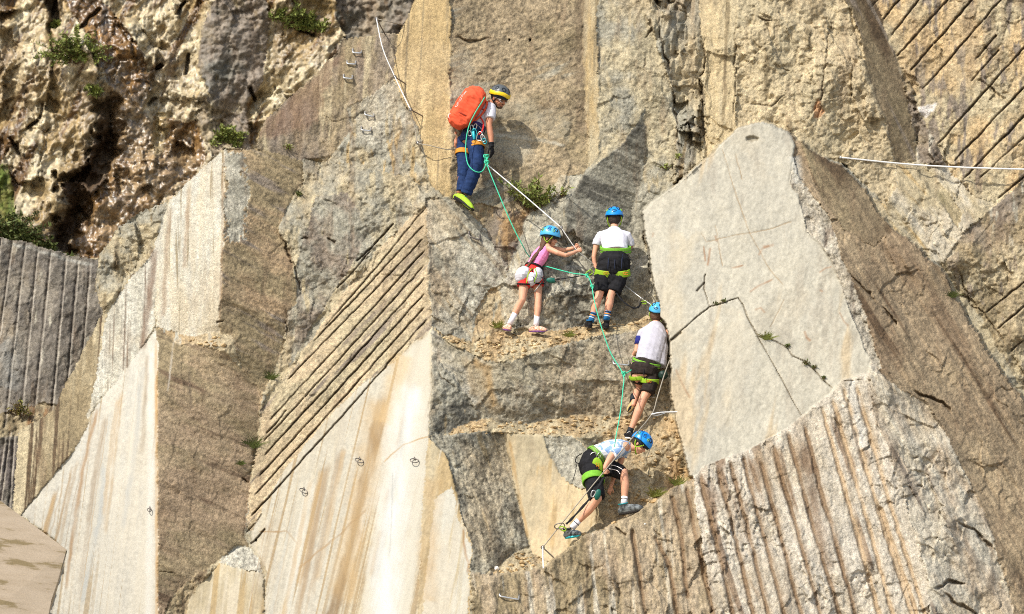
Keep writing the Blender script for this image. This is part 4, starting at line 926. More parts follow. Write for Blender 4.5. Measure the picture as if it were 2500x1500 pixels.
def carabiner(name, root, c, long_, side, L=.10, Wd=.058, r=.0055, m=STEEL, as_sub=None):
    l = Vector(long_).normalized(); s_ = Vector(side); s_ = (s_ - l * s_.dot(l)).normalized(); c = Vector(c); pts = []
    for k in range(24):
        a = 2 * math.pi * k / 24; w = Wd / 2 * (1 + .22 * math.cos(a)); pts.append(c + l * (L / 2 * math.copysign(abs(math.cos(a)) ** .75, math.cos(a))) + s_ * (w * math.copysign(abs(math.sin(a)) ** .75, math.sin(a))))
    bm = bmesh.new(); torus_loop(bm, pts, r, seg=8)
    if as_sub is not None: return sub(name, bm, m, as_sub, root)
    return finish(name, bm, m, root)

def logo_loops(root, parent, c, ex, ey, s=.03):
    """two interlocked orange curls printed on a harness pad"""
    bm = bmesh.new(); c = Vector(c)
    for o_ in (-.55, .55):
        pts = [c + ex * (s * (o_ + .6 * math.cos(a))) + ey * (s * .55 * math.sin(a)) for a in [math.radians(40 + 280 * k / 14) * (1 if o_ < 0 else -1) + (0 if o_ < 0 else 0) for k in range(15)]]
        ring_tube(bm, pts, [.003] * len(pts), seg=6)
    return sub('curl_mark', bm, ORLOGO, parent, root)
# ------------------------------------------------------------------ the climbers
def person(px, py, r, label):
    o = empty('person', pt(px, py, r)); tag(o, label, 'climber'); return o

# ================= the man =================
r = 37.72
man = person(1140, 500, r, 'man in white t-shirt and blue trousers wearing a yellow and grey helmet, looking back down')
J = lambda x, y, z=0.0: pt(x, y, r, z)
fr = frame(cv((.66, -.36, .66)), cv((.36, .90, .22)))
HC = J(1218, 242, -.08)
bm = bmesh.new()
P = head_shapes(bm, HC, fr, 1.08)
sd = cv((.35, .1, .9))                                 # across the shoulders (towards the camera)
ring_tube(bm, [HC - fr[1] * .06 - fr[2] * .02, J(1200, 253, -.04), J(1190, 262, -.02)], [.052, .055, .07])
ring_tube(bm, [J(1147, 338), J(1158, 310), J(1172, 284), J(1184, 262)], [(.15, .115), (.135, .10), (.165, .115), (.16, .08)], ref=sd)
ring_tube(bm, [J(1196, 263, -.10), J(1195, 285, -.16), J(1194, 306, -.19), J(1198, 330, -.19), J(1200, 352, -.19)], [.055, .050, .041, .040, .028])
ring_tube(bm, [J(1172, 264, .12), J(1135, 290, .16), J(1111, 308, .15), J(1111, 330, .12), J(1113, 350, .09)], [.055, .048, .042, .038, .028])
hand_shapes(bm, J(1113, 352, .09), cv((-.1, -1, -.1)), cv((-.9, 0, .3)), cv((.3, 0, -1)), 1.0, grip=True)
ring_tube(bm, [J(1158, 340, -.07), J(1165, 372, -.10), J(1165, 402, -.12), J(1150, 438, -.06), J(1138, 468, 0)], [.088, .075, .058, .058, .04])
ring_tube(bm, [J(1136, 340, .10), J(1130, 375, .09), J(1131, 408, .07), J(1127, 440, .09), J(1122, 468, .10)], [.088, .075, .058, .055, .04])
b = finish('body', bm, SKIN2, man); remesh(b, .006, 3)
eyes(man, P, fr)
# beard
bm = bmesh.new()
blob(bm, P(0, -.080, .054), fr, (.042, .030, .042)); blob(bm, P(0, -.043, .091), fr, (.026, .005, .010)); blob(bm, P(.046, -.056, .026), fr, (.016, .028, .030)); blob(bm, P(-.046, -.056, .026), fr, (.016, .028, .030))
h_ = finish('beard', bm, HAIR, man); remesh(h_, .005, 2)
bm = bmesh.new(); blob(bm, P(0, .02, -.03), fr, (.083, .085, .085)); h_ = finish('hair', bm, DHAIR, man)
helmet(man, HC + fr[1] * .008, fr, 1.05, CHAR, strap=BLACK, logo=False, two=YEL)
# glasses
bm = bmesh.new()
for q in (1, -1): blob(bm, P(q * .034, .006, .090), fr, (.029, .019, .010), 16, 8)
g = finish('glasses', bm, GLASS, man)
bm = bmesh.new()
for q in (1, -1):
    torus_loop(bm, [P(q * .034 + .031 * math.cos(a), .006 + .021 * math.sin(a), .094 - .010 * abs(math.cos(a)) ** 2) for a in np.linspace(0, 2 * math.pi, 18, endpoint=False)], .0035, seg=6)
    ring_tube(bm, [P(q * .064, .010, .080), P(q * .082, .008, .04), P(q * .085, .008, -.01)], [(.004, .009), (.003, .008), (.003, .005)], seg=8)
sub('frame', bm, WPRINT, g, man)
# shirt
bm = bmesh.new()
ring_tube(bm, [J(1156, 320), J(1163, 302), J(1174, 280), J(1183, 264), J(1190, 254, -.01)], [(.158, .125), (.15, .12), (.178, .13), (.165, .10), (.08, .07)], ref=sd, caps='flat')
ring_tube(bm, [J(1190, 262, -.05), J(1197, 264, -.11), J(1197, 276, -.15), J(1196, 291, -.17)], [.075, .075, .072, .070], caps='flat')
ring_tube(bm, [J(1178, 262, .06), J(1170, 265, .13), J(1150, 280, .16)], [.07, .072, .068], caps='flat')
h_ = finish('t_shirt', bm, WSHIRT, man); remesh(h_, .007, 4, .0045, 9, 3)
# trousers
bm = bmesh.new()
ring_tube(bm, [J(1158, 316), J(1150, 336), J(1147, 350)], [(.155, .12), (.175, .135), (.17, .13)], ref=sd, caps='flat')
ring_tube(bm, [J(1158, 338, -.07), J(1163, 372, -.10), J(1165, 402, -.12), J(1152, 436, -.07), J(1138, 473, 0)], [.112, .098, .085, .082, .070], caps='flat')
ring_tube(bm, [J(1137, 340, .10), J(1131, 375, .09), J(1133, 408, .07), J(1131, 440, .09), J(1127, 468, .10)], [.108, .095, .082, .075, .068], caps='flat')
tr = finish('trousers', bm, DENIM, man); remesh(tr, .007, 5, .008, 8, 11)
# harness: belt, leg loops, hardware
bm = bmesh.new(); ax = J(1163, 302) - J(1150, 336)
band(bm, J(1159, 312), ax, sd, .165, .132, .045, .010)
hn = finish('harness', bm, PURP, man)
bm = bmesh.new(); band(bm, J(1163, 358, -.085), J(1158, 338, -.07) - J(1165, 385, -.10), sd, .106, .104, .070, .008, sag=0)
sub('leg_loop', bm, OCHRE, hn, man)
bm = bmesh.new(); band(bm, J(1131, 375, .09), J(1137, 345, .10) - J(1130, 395, .08), sd, .100, .100, .066, .008)
sub('leg_loop', bm, OCHRE, hn, man)
bm = bmesh.new(); band(bm, J(1180, 281), J(1184, 262) - J(1172, 284), sd, .185, .135, .014, .008); sub('chest_strap', bm, RED, hn, man)
bm = bmesh.new(); ribbon(bm, smooth_path([J(1172, 285, -.17), J(1180, 300, -.19), J(1178, 318, -.19), J(1168, 330, -.2)], 6), .02, .005); sub('gear_strap', bm, RED, hn, man)
bm = bmesh.new()
for (a_, b_, c_) in (((1148, 312), (1158, 326), (1172, 316)), ((1132, 316), (1140, 330), (1150, 318))):
    ring_tube(bm, smooth_path([J(*a_, -.17), J(*b_, -.22), J(*c_, -.17)], 8), [.005] * 17, seg=6)
sub('gear_loop', bm, BLACK, hn, man)
for (x_, y_, z_, dx, m_, L_) in ((1152, 312, -.2, .3, STEEL, .07), (1160, 309, -.2, -.4, STEEL, .07), (1158, 325, -.22, .1, TEALM, .11), (1147, 326, -.2, .2, STEEL, .07), (1171, 333, -.23, -.2, STEEL, .12), (1179, 338, -.23, .4, STEEL, .09), (1183, 345, -.22, .3, TEALM, .07)):
    carabiner('carabiner', man, J(x_, y_, z_), cv((dx, -1, 0)), cv((1, dx, .3)), L_, L_ * .6, .0065, m_, as_sub=hn)
bm = bmesh.new(); ring_tube(bm, [J(1156, 316, -.21), J(1157, 330, -.225), J(1158, 340, -.22)], [(.012, .006), (.022, .008), (.016, .006)], seg=10); sub('belay_device', bm, TEALM, hn, man)
# glove on the near hand
bm = bmesh.new(); hand_shapes(bm, J(1200, 354, -.19), cv((.14, -1, .05)), cv((-.5, 0, .8)), cv((-.8, 0, -.4)), 1.12, curl=.28)
ring_tube(bm, [J(1199, 349, -.19), J(1200, 360, -.19)], [.036, .034], caps='flat')
h_ = finish('glove', bm, BLACK, man); remesh(h_, .0045, 2)
bm = bmesh.new(); band(bm, J(1199, 350, -.19), cv((.05, -1, 0)), cv((1, 0, 0)), .036, .034, .02, .006); sub('wrist_strap', bm, BLACK, h_, man)
shoe(man, J(1108, 482, -.02), J(1152, 517, -.16), cv((.60, .75, -.22)), LIMESHOE, RUBBER, 1.12, lace=TEALM, ankle=False)
shoe(man, J(1106, 486, .12), J(1130, 500, .10), cv((.3, .95, 0)), LIMESHOE, RUBBER, 1.0, ankle=False)

# backpack: its own thing
bp = empty('backpack', J(1135, 312, -.12)); tag(bp, 'orange climbing backpack with white lettering on the back of the man', 'backpack')
up_ = (J(1166, 222) - J(1119, 308)).normalized()
bm = bmesh.new(); sdp = cv((.86, -.45, .25))
PS = [(1153, 213), (1168, 214), (1178, 220), (1184, 230), (1183, 246), (1174, 266), (1163, 282), (1153, 296), (1140, 309), (1122, 315), (1108, 308), (1098, 298), (1096, 285), (1104, 268), (1114, 250), (1126, 232), (1139, 219)]
cx_, cy_ = 1141, 264; LV = []
for z_, k_ in ((-.36, .62), (-.33, .86), (-.26, .99), (-.14, 1.03), (-.03, .98), (.03, .80)):
    LV.append([bm.verts.new(J(cx_ + (x_ - cx_) * k_, cy_ + (y_ - cy_) * k_, z_ + .0007 * (y_ - cy_))) for x_, y_ in PS])
for a_, b_ in zip(LV[:-1], LV[1:]):
    for k_ in range(len(PS)): bm.faces.new((a_[k_], a_[(k_ + 1) % len(PS)], b_[(k_ + 1) % len(PS)], b_[k_]))
bm.faces.new(LV[0]); bm.faces.new(LV[-1][::-1])
pk = finish('pack_body', bm, ORANGE, bp); remesh(pk, .007, 5, .013, 6.5, 21, dirn=(.8, .1, 1))
bm = bmesh.new()
ribbon(bm, smooth_path([J(1180, 244, -.14), J(1189, 250, -.20), J(1184, 268, -.22), J(1172, 284, -.2), J(1158, 296, -.18)], 6), .026, .006)
finish('shoulder_strap', bm, ORANGE, bp)
for (pa, pb) in (((1126, 246, -.34), (1170, 262, -.28)), ((1108, 284, -.32), (1150, 297, -.26))):
    bm = bmesh.new(); m_ = Vector(pt((pa[0] + pb[0]) / 2, (pa[1] + pb[1]) / 2, r, -.335)); band(bm, J((pa[0] + pb[0]) / 2 - 1, (pa[1] + pb[1]) / 2 + 1, -.16), up_, sdp, .158, .185, .012, .004, 0, 360); sub('compression_strap', bm, mat('dark_orange_webbing', (150, 52, 34), .8), pk, bp)
bm = bmesh.new(); ribbon(bm, smooth_path([J(1172, 218, -.10), J(1168, 214, -.06), J(1160, 216, -.04)], 5), .02, .004); finish('haul_loop', bm, BLACK, bp)
# lettering on the pack, laid on its surface
def text_mesh(body, size, ex=.002):
    cu = bpy.data.curves.new('txt', 'FONT'); cu.body = body; cu.size = size; cu.extrude = ex; cu.align_x = 'CENTER'; cu.align_y = 'CENTER'; cu.offset = size * .03
    o = bpy.data.objects.new('txt', cu); COL.objects.link(o)
    dg = bpy.context.evaluated_depsgraph_get(); dg.update(); me = bpy.data.meshes.new_from_object(o.evaluated_get(dg))
    bpy.data.objects.remove(o); return me
from mathutils.bvhtree import BVHTree
def drape_text(body, size, center, ex_, ey_, target, root, m, name='lettering', lift=.003):
    me = text_mesh(body, size, .0005); ez = ex_.cross(ey_).normalized()
    tv = [v.co + root.location for v in target.data.vertices]; tree = BVHTree.FromPolygons(tv, [p.vertices[:] for p in target.data.polygons])
    for v in me.vertices:
        w = center + ex_ * v.co.x + ey_ * v.co.y + ez * .4
        hit = tree.ray_cast(w, -ez)
        q = (hit[0] + ez * lift) if hit[0] is not None else (w - ez * .4)
        v.co = q - root.location
    me.name = name; o = bpy.data.objects.new(name, me); COL.objects.link(o); me.materials.append(m); o.parent = target
    return o
ex_ = (J(1139, 229) - J(1120, 259)).normalized(); ez_ = cv((-.35, .1, .93)); ey_ = ez_.cross(ex_).normalized(); ex_ = ey_.cross(ez_).normalized()
drape_text('ORTOVOX', .050, J(1128.5, 243.5, -.3), ex_, ey_, pk, bp, WPRINT)
bm = bmesh.new(); torus_loop(bm, [J(1099, 284, -.27) + cv((.022 * math.cos(a), .03 * math.sin(a), 0)) for a in np.linspace(0, 6.28, 12, endpoint=False)], .005, seg=6); sub('round_mark', bm, WPRINT, pk, bp)

# ================= the girl =================
r = 37.68
girl = person(1270, 812, r, 'girl in pink top and white shorts with long brown hair under a light blue helmet')
J = lambda x, y, z=0.0: pt(x, y, r, z)
fr = frame(cv((.86, -.22, .40)), cv((.18, .95, .05)))
HC = J(1343, 583, -.02)
bm = bmesh.new(); P = head_shapes(bm, HC, fr, .93)
sd = cv((.30, .12, .95))
ring_tube(bm, [HC - fr[1] * .05 - fr[2] * .02, J(1335, 601, .02)], [.043, .047])
ring_tube(bm, [J(1294, 676), J(1305, 650), J(1318, 626), J(1332, 606)], [(.125, .10), (.10, .08), (.12, .09), (.12, .06)], ref=sd)
ring_tube(bm, [J(1342, 609, -.09), J(1362, 618, -.14), J(1381, 624, -.14), J(1396, 619, -.10), J(1408, 614, -.06)], [.040, .034, .029, .026, .021])
ring_tube(bm, [J(1340, 604, .10), J(1360, 609, .10), J(1378, 611, .08), J(1392, 608, .04), J(1402, 605, .0)], [.040, .034, .028, .026, .021])
hand_shapes(bm, J(1408, 614, -.06), cv((.9, .35, .1)), cv((-.2, 1, 0)), cv((.3, -.4, -.8)), .74, grip=True)
hand_shapes(bm, J(1402, 605, .0), cv((.9, .3, .1)), cv((-.2, 1, 0)), cv((.3, -.4, .8)), .74, grip=True)
ring_tube(bm, [J(1280, 680, -.03), J(1278, 706, -.04), J(1275, 733, -.05), J(1264, 752, .0), J(1250, 778, .03)], [.074, .060, .045, .047, .030])
ring_tube(bm, [J(1311, 680, .06), J(1313, 706, .05), J(1314, 733, .03), J(1313, 753, .04), J(1310, 782, .05)], [.072, .058, .044, .045, .030])
b = finish('body', bm, SKIN, girl); remesh(b, .006, 3)
eyes(girl, P, fr, .93)
bm = bmesh.new()
blob(bm, P(0, .02, -.035), fr, (.084, .086, .082))
ring_tube(bm, smooth_path([P(.03, -.02, -.085), J(1326, 600, -.08), J(1310, 622, -.11), J(1296, 640, -.12), J(1283, 660, -.11)], 5), [(.045 - .0016 * i, .030 - .0009 * i) for i in range(21)], ref=sd)
ring_tube(bm, smooth_path([P(-.03, -.02, -.085), J(1320, 606, -.06), J(1303, 628, -.1), J(1290, 648, -.1)], 5), [(.035 - .0012 * i, .024 - .0008 * i) for i in range(16)], ref=sd)
for q in (1, -1):
    ring_tube(bm, smooth_path([P(q * .074, .03, .04), P(q * .078, -.03, .045), P(q * .06, -.09, .03)], 4), [.020 - .0012 * i for i in range(9)])
h_ = finish('hair', bm, HAIR, girl); remesh(h_, .006, 2, .005, 26, 4, dirn=(.4, .1, 1))
helmet(girl, HC, fr, .97, LBLUE)
bm = bmesh.new()
ring_tube(bm, [J(1301, 655), J(1307, 645), J(1318, 626), J(1329, 610), J(1335, 602, .01)], [(.122, .098), (.115, .092), (.132, .102), (.115, .078), (.07, .06)], ref=sd, caps='flat')
h_ = finish('tank_top', bm, PINK, girl); remesh(h_, .006, 3, .004, 10, 5)
bm = bmesh.new()
ring_tube(bm, [J(1303, 650), J(1297, 672), J(1295, 684)], [(.126, .104), (.150, .122), (.145, .118)], ref=sd, caps='flat')
ring_tube(bm, [J(1282, 676, -.03), J(1278, 700, -.04)], [.092, .082], caps='flat'); ring_tube(bm, [J(1309, 676, .04), J(1312, 699, .04)], [.092, .082], caps='flat')
h_ = finish('shorts', bm, RED, girl); remesh(h_, .006, 3, .004, 10, 6)
bm = bmesh.new()
blob(bm, J(1277, 672, -.07), (sd, cv((.1, 1, 0)), cv((1, 0, -.3))), (.095, .112, .098)); blob(bm, J(1308, 673, -.05), (sd, cv((.1, 1, 0)), cv((1, 0, -.3))), (.095, .108, .088)); blob(bm, J(1296, 682, -.08), (sd, cv((0, 1, 0)), cv((1, 0, 0))), (.085, .095, .06))
h_ = finish('white_overshorts', bm, WSHIRT, girl); remesh(h_, .006, 2, .008, 10, 7)
bm = bmesh.new(); ax = J(1307, 645) - J(1294, 676); band(bm, J(1304, 654), ax, sd, .142, .116, .022, .008)
hn = finish('harness', bm, BLACK, girl)
for pts_, m_ in (([(1300, 655), (1290, 668), (1285, 692)], LIME), ([(1298, 655), (1301, 670), (1306, 692)], BLACK), ([(1305, 655), (1310, 670), (1304, 690)], LIME), ([(1325, 660), (1328, 680), (1318, 697)], BLACK)):
    bm = bmesh.new(); ribbon(bm, smooth_path([J(x_, y_, -.165) for x_, y_ in pts_], 5), .012, .004); sub('webbing', bm, m_, hn, girl)
bm = bmesh.new(); band(bm, J(1279, 694, -.04), cv((.05, 1, 0)), sd, .090, .088, .02, .006); sub('leg_loop', bm, BLACK, hn, girl)
bm = bmesh.new(); band(bm, J(1312, 693, .04), cv((.0, 1, 0)), sd, .090, .088, .02, .006); sub('leg_loop', bm, BLACK, hn, girl)
bm = bmesh.new(); ribbon(bm, [J(1323, 690, -.10), J(1313, 702, -.13), J(1304, 713, -.13)], .022, .004); sub('strap_tail', bm, DSTEEL, hn, girl)
sock(girl, J(1257, 766, .01), J(1244, 792, .03), .036, SOCKW); sock(girl, J(1311, 770, .05), J(1309, 796, .05), .036, SOCKW)
shoe(girl, J(1246, 808, -.02), J(1231, 806, .14), cv((0, .97, .2)), CORAL, PURPLE, .86, lace=WPRINT, ankle=False)
shoe(girl, J(1292, 811, .03), J(1336, 811, -.01), cv((0, 1, .1)), CORAL, PURPLE, .88, lace=WPRINT, ankle=False)

# ================= boy seen from behind =================
r = 37.78
boy = person(1470, 803, r, 'boy in white t-shirt and black shorts, seen squarely from behind beside the girl')
J = lambda x, y, z=0.0: pt(x, y, r, z)
fr = frame(cv((.05, -.42, -.9)), cv((.0, .92, -.38)))
HC = J(1500, 537, .10)
X_ = cv((1, 0, 0))
bm = bmesh.new(); P = head_shapes(bm, HC, fr, .93)
ring_tube(bm, [HC - fr[1] * .05, J(1499, 562, .06)], [.045, .05])
ring_tube(bm, [J(1497, 655, -.02), J(1500, 630, -.03), J(1500, 602, .02), J(1498, 572, .06)], [(.15, .12), (.14, .11), (.135, .09), (.15, .06)], ref=X_)
ring_tube(bm, [J(1466, 576, .06), J(1455, 602, .08), J(1450, 628, .10), J(1452, 643, .12), J(1456, 656, .12)], [.045, .038, .032, .028, .023])
ring_tube(bm, [J(1531, 576, .06), J(1540, 600, .14), J(1528, 622, .22), J(1500, 640, .26)], [.045, .038, .030, .024])
hand_shapes(bm, J(1456, 656, .12), cv((.25, -.95, .1)), cv((.8, .1, -.5)), cv((.6, 0, -.8)), .76, grip=True)
ring_tube(bm, [J(1478, 660, .0), J(1469, 692, -.02), J(1462, 724, -.03), J(1454, 746, -.01), J(1445, 778, .03)], [.082, .072, .050, .053, .032])
ring_tube(bm, [J(1515, 660, .0), J(1502, 692, -.02), J(1491, 722, -.03), J(1487, 745, -.01), J(1481, 775, .03)], [.082, .072, .050, .053, .032])
b = finish('body', bm, SKIN, boy); remesh(b, .006, 3)
bm = bmesh.new(); blob(bm, P(0, .005, -.03), fr, (.080, .092, .082)); h_ = finish('hair', bm, DHAIR, boy); remesh(h_, .006, 1, .003, 40, 3)
helmet(boy, HC, fr, .97, BLUE)
bm = bmesh.new()
ring_tube(bm, [J(1502, 616, -.02), J(1501, 600, .0), J(1500, 582, .04), J(1499, 570, .06), J(1499, 558, .07)], [(.172, .130), (.165, .122), (.178, .105), (.150, .085), (.065, .06)], ref=X_, caps='flat')
ring_tube(bm, [J(1482, 572, .05), J(1466, 577, .06), J(1458, 590, .07), J(1456, 599, .08)], [.06, .062, .056, .056], caps='flat')
ring_tube(bm, [J(1516, 572, .05), J(1531, 577, .06), J(1538, 590, .10), J(1539, 600, .13)], [.06, .062, .056, .056], caps='flat')
h_ = finish('t_shirt', bm, WSHIRT, boy); remesh(h_, .007, 4, .0045, 9, 13)
bm = bmesh.new()
ring_tube(bm, [J(1502, 625, -.02), J(1500, 638, -.04), J(1498, 652, -.03), J(1496, 668, 0)], [(.176, .136), (.208, .160), (.205, .155), (.185, .13)], ref=X_, caps='flat')
ring_tube(bm, [J(1476, 652, .0), J(1470, 688, -.01), J(1468, 714, -.02)], [.105, .098, .092], caps='flat')
ring_tube(bm, [J(1518, 652, .0), J(1509, 688, -.01), J(1498, 714, -.02)], [.105, .098, .090], caps='flat')
blob(bm, J(1494, 682, .0), (X_, cv((0, 1, 0)), cv((0, 0, 1))), (.10, .12, .11)); h_ = finish('shorts', bm, BLACK, boy); remesh(h_, .007, 4, .009, 8, 14)
bm = bmesh.new(); band(bm, J(1503, 610, -.01), cv((-.06, 1, .2)), X_, .190, .150, .085, .012, sag=-.012)
hn = finish('harness', bm, LGREEN, boy)
bm = bmesh.new()
for k in (-1, 0, 1): band(bm, J(1503, 610 + 6 * k, -.01), cv((-.06, 1, .2)), X_, .202, .162, .006, .004, sag=-.012)
sub('binding', bm, DSTEEL, hn, boy)
for (x_, y_, s_) in ((1476, 667, 1), (1514, 668, -1)):
    bm = bmesh.new(); band(bm, J(x_, y_, -.01), cv((.12 * s_, 1, .15)), X_, .118, .112, .085, .014); lp = sub('leg_loop', bm, LIME, hn, boy)
    logo_loops(boy, hn, J(x_ + (4 if s_ > 0 else 14), y_, -.15), cv((1, 0, 0)), cv((0, 1, 0)), .028)
for x_ in (1487, 1503, 1520):
    bm = bmesh.new(); ribbon(bm, smooth_path([J(x_, 622, -.17), J(x_ - 2, 640, -.215), J(x_ - 3, 658, -.19)], 5), .012, .003); sub('riser', bm, NAVY, hn, boy)
for q in (-1, 1): bm = bmesh.new(); ring_tube(bm, smooth_path([J(1503 + q * 30, 620, -.1), J(1503 + q * 38, 634, -.12), J(1503 + q * 26, 630, -.16), J(1503 + q * 12, 620, -.17)], 6), [.005] * 19, seg=6); sub('gear_loop', bm, BLACK, hn, boy)
for (ax_, ay_, bx_, by_) in ((1452, 752, 1442, 786), (1487, 748, 1480, 782)):
    sock(boy, J(ax_ - 2, ay_ + 12, .0), J(bx_, by_, .03), .040, SOCKB, [(.12, VENT, .012), (.32, SOCKO, .014), (.55, WPRINT, .008)])
shoe(boy, J(1442, 801, -.04), J(1432, 798, .16), cv((0, .97, .2)), BLACK, RUBBER, .92, lace=TEALM, collar=SOCKB)
shoe(boy, J(1482, 803, -.04), J(1477, 799, .16), cv((0, .97, .2)), BLACK, RUBBER, .92, collar=BLACK)

# ================= boy pressed against the slab =================
r = 37.72
boy3 = person(1535, 1066, r, 'boy in grey-white t-shirt with one navy sleeve, climbing along the edge of the pale slab')
J = lambda x, y, z=0.0: pt(x, y, r, z)
fr = frame(cv((.25, -.2, -.92)), cv((.22, .95, -.1)))
HC = J(1604, 769, .05)
bm = bmesh.new(); P = head_shapes(bm, HC, fr, .92)
ring_tube(bm, [HC - fr[1] * .05, J(1601, 792, .03)], [.045, .05])
tx = cv((.95, -.22, .15))
ring_tube(bm, [J(1572, 908, -.02), J(1579, 884, -.02), J(1590, 850, .0), J(1600, 808, .02)], [(.145, .115), (.125, .10), (.14, .10), (.15, .07)], ref=tx)
ring_tube(bm, [J(1566, 816, .03), J(1559, 836, .04), J(1553, 858, .06), J(1547, 866, .12)], [.045, .038, .031, .024])
ring_tube(bm, [J(1632, 812, .05), J(1645, 840, .14), J(1648, 862, .25)], [.045, .036, .028])
hand_shapes(bm, J(1547, 866, .12), cv((-.5, .2, -.8)), cv((0, 1, 0)), cv((0, 0, -1)), .74, grip=True)
ring_tube(bm, [J(1590, 918, .02), J(1585, 948, -.01), J(1571, 972, -.03), J(1558, 1005, .0), J(1540, 1050, .06)], [.085, .074, .055, .054, .033])
ring_tube(bm, [J(1558, 918, .0), J(1560, 935, .12), J(1557, 950, .16), J(1552, 965, .10), J(1546, 988, .04)], [.080, .068, .052, .044, .031])
b = finish('body', bm, SKIN, boy3); remesh(b, .006, 3)
bm = bmesh.new(); blob(bm, P(0, -.004, -.03), fr, (.080, .098, .082)); h_ = finish('hair', bm, HAIR, boy3); remesh(h_, .006, 1, .003, 40, 3)
helmet(boy3, HC, fr, .93, LBLUE)
bm = bmesh.new()
ring_tube(bm, [J(1582, 886, -.02), J(1584, 872, -.02), J(1591, 846, -.01), J(1598, 815, .02), J(1601, 799, .03), J(1602, 788, .03)], [(.162, .125), (.160, .122), (.168, .12), (.168, .105), (.12, .075), (.06, .055)], ref=tx, caps='flat')
ring_tube(bm, [J(1612, 812, .05), J(1615, 850, .03), J(1610, 894, .02)], [(.07, .08), (.085, .09), (.085, .08)], caps='flat')
ring_tube(bm, [J(1582, 806, .03), J(1567, 815, .03), J(1562, 826, .035)], [.06, .060, .056], caps='flat')
h_ = finish('t_shirt', bm, mat('grey_white_cotton', (176, 172, 180), .9, .1, var=.05, scale=20, bump=.25), boy3); remesh(h_, .007, 4, .0055, 8, 23, dirn=(.8, 0, 1))
bm = bmesh.new(); ring_tube(bm, [J(1563, 823, .033), J(1558, 842, .045)], [.055, .052], seg=20, caps='flat'); sub('sleeve', bm, mat('navy_cotton', (36, 40, 110), .9), h_, boy3)
bm = bmesh.new()
ring_tube(bm, [J(1579, 886, -.02), J(1573, 902, -.03), J(1571, 918, -.02)], [(.155, .125), (.180, .142), (.160, .125)], ref=tx, caps='flat')
ring_tube(bm, [J(1589, 912, .0), J(1587, 938, -.02), J(1579, 960, -.03)], [.105, .095, .085], caps='flat')
ring_tube(bm, [J(1560, 912, .0), J(1560, 932, .10)], [.095, .085], caps='flat')
h_ = finish('shorts', bm, mat('dark_brown_shorts', (46, 38, 34), .85, .15, var=.3, scale=18, bump=.3), boy3); remesh(h_, .007, 4, .007, 8, 24)
bm = bmesh.new(); band(bm, J(1578, 887, -.02), cv((.25, .95, .1)), tx, .172, .135, .056, .012); hn = finish('harness', bm, LGREEN, boy3)
bm = bmesh.new(); band(bm, J(1578, 887, -.02), cv((.25, .95, .1)), tx, .185, .148, .012, .004); sub('binding', bm, DSTEEL, hn, boy3)
bm = bmesh.new(); band(bm, J(1586, 930, -.01), cv((.1, 1, .05)), tx, .108, .106, .060, .012); sub('leg_loop', bm, LIME, hn, boy3)
logo_loops(boy3, hn, J(1585, 931, -.14), cv((1, 0, 0)), cv((0, 1, 0)), .026)
bm = bmesh.new(); band(bm, J(1559, 921, .02), cv((-.3, 1, .1)), tx, .105, .105, .050, .012, sag=-.02); sub('leg_loop', bm, LIME, hn, boy3)
bm = bmesh.new(); ribbon(bm, smooth_path([J(1573, 896, -.16), J(1572, 912, -.18), J(1573, 926, -.15)], 5), .012, .004); sub('riser', bm, BLACK, hn, boy3)
bm = bmesh.new(); blob(bm, J(1619, 916, -.08), (cv((1, .2, 0)), cv((-.2, 1, 0)), cv((0, 0, 1))), (.062, .058, .045)); h_ = finish('pouch', bm, mat('dark_green_nylon', (22, 44, 36), .5, .3, var=.2), boy3); remesh(h_, .006, 2, .004, 12, 3)
bm = bmesh.new(); ring_tube(bm, [J(1546, 966, .11), J(1545, 978, .05)], [.037, .037], caps='flat', seg=18); finish('sock', bm, VENT, boy3)
sock(boy3, J(1541, 1045, .05), J(1536, 1058, .07), .040, VENT)
shoe(boy3, J(1549, 979, .02), J(1533, 1004, .05), cv((.5, .5, -.75)), BLACK, BEIGES, .9, collar=WRUB, ankle=False)
shoe(boy3, J(1545, 1072, .0), J(1524, 1070, .14), cv((0, .97, .15)), BLACK, WRUB, .9, lace=WRUB, ankle=False)

# ================= lowest boy =================
r = 37.25
boy4 = person(1470, 1300, r, 'boy in blue and white checked t-shirt bending down to the right, lowest of the climbers')
J = lambda x, y, z=0.0: pt(x, y, r, z)
fr = frame(cv((.66, -.66, .34)), cv((.72, .66, .06)))
HC = J(1562, 1086, -.04)
bm = bmesh.new(); P = head_shapes(bm, HC, fr, .94)
sd = cv((.1, .25, .95))
ring_tube(bm, [HC - fr[1] * .05 - fr[2] * .01, J(1542, 1093, -.01), J(1532, 1094)], [.046, .050, .06])
ring_tube(bm, [J(1443, 1128, 0), J(1462, 1110), J(1492, 1100), J(1524, 1094)], [(.14, .12), (.12, .11), (.14, .11), (.15, .08)], ref=sd)
ring_tube(bm, [J(1506, 1102, -.12), J(1492, 1114, -.19), J(1484, 1128, -.23), J(1479, 1137, -.24), J(1477, 1143, -.24)], [.048, .044, .036, .031, .026])
ring_tube(bm, [J(1524, 1096, .13), J(1514, 1130, .16), J(1500, 1160, .17), J(1492, 1188, .15)], [.045, .038, .031, .024])
hand_shapes(bm, J(1477, 1143, -.24), cv((.05, -.95, .1)), cv((.9, .1, .3)), cv((.7, 0, -.7)), .80, grip=True)
hand_shapes(bm, J(1492, 1188, .15), cv((-.3, -.9, 0)), cv((.9, -.2, .2)), cv((0, 0, -1)), .78, curl=.3)
ring_tube(bm, [J(1444, 1146, -.07), J(1453, 1182, -.15), J(1459, 1218, -.18), J(1437, 1246, -.12), J(1409, 1276, -.04)], [.088, .076, .056, .055, .034])
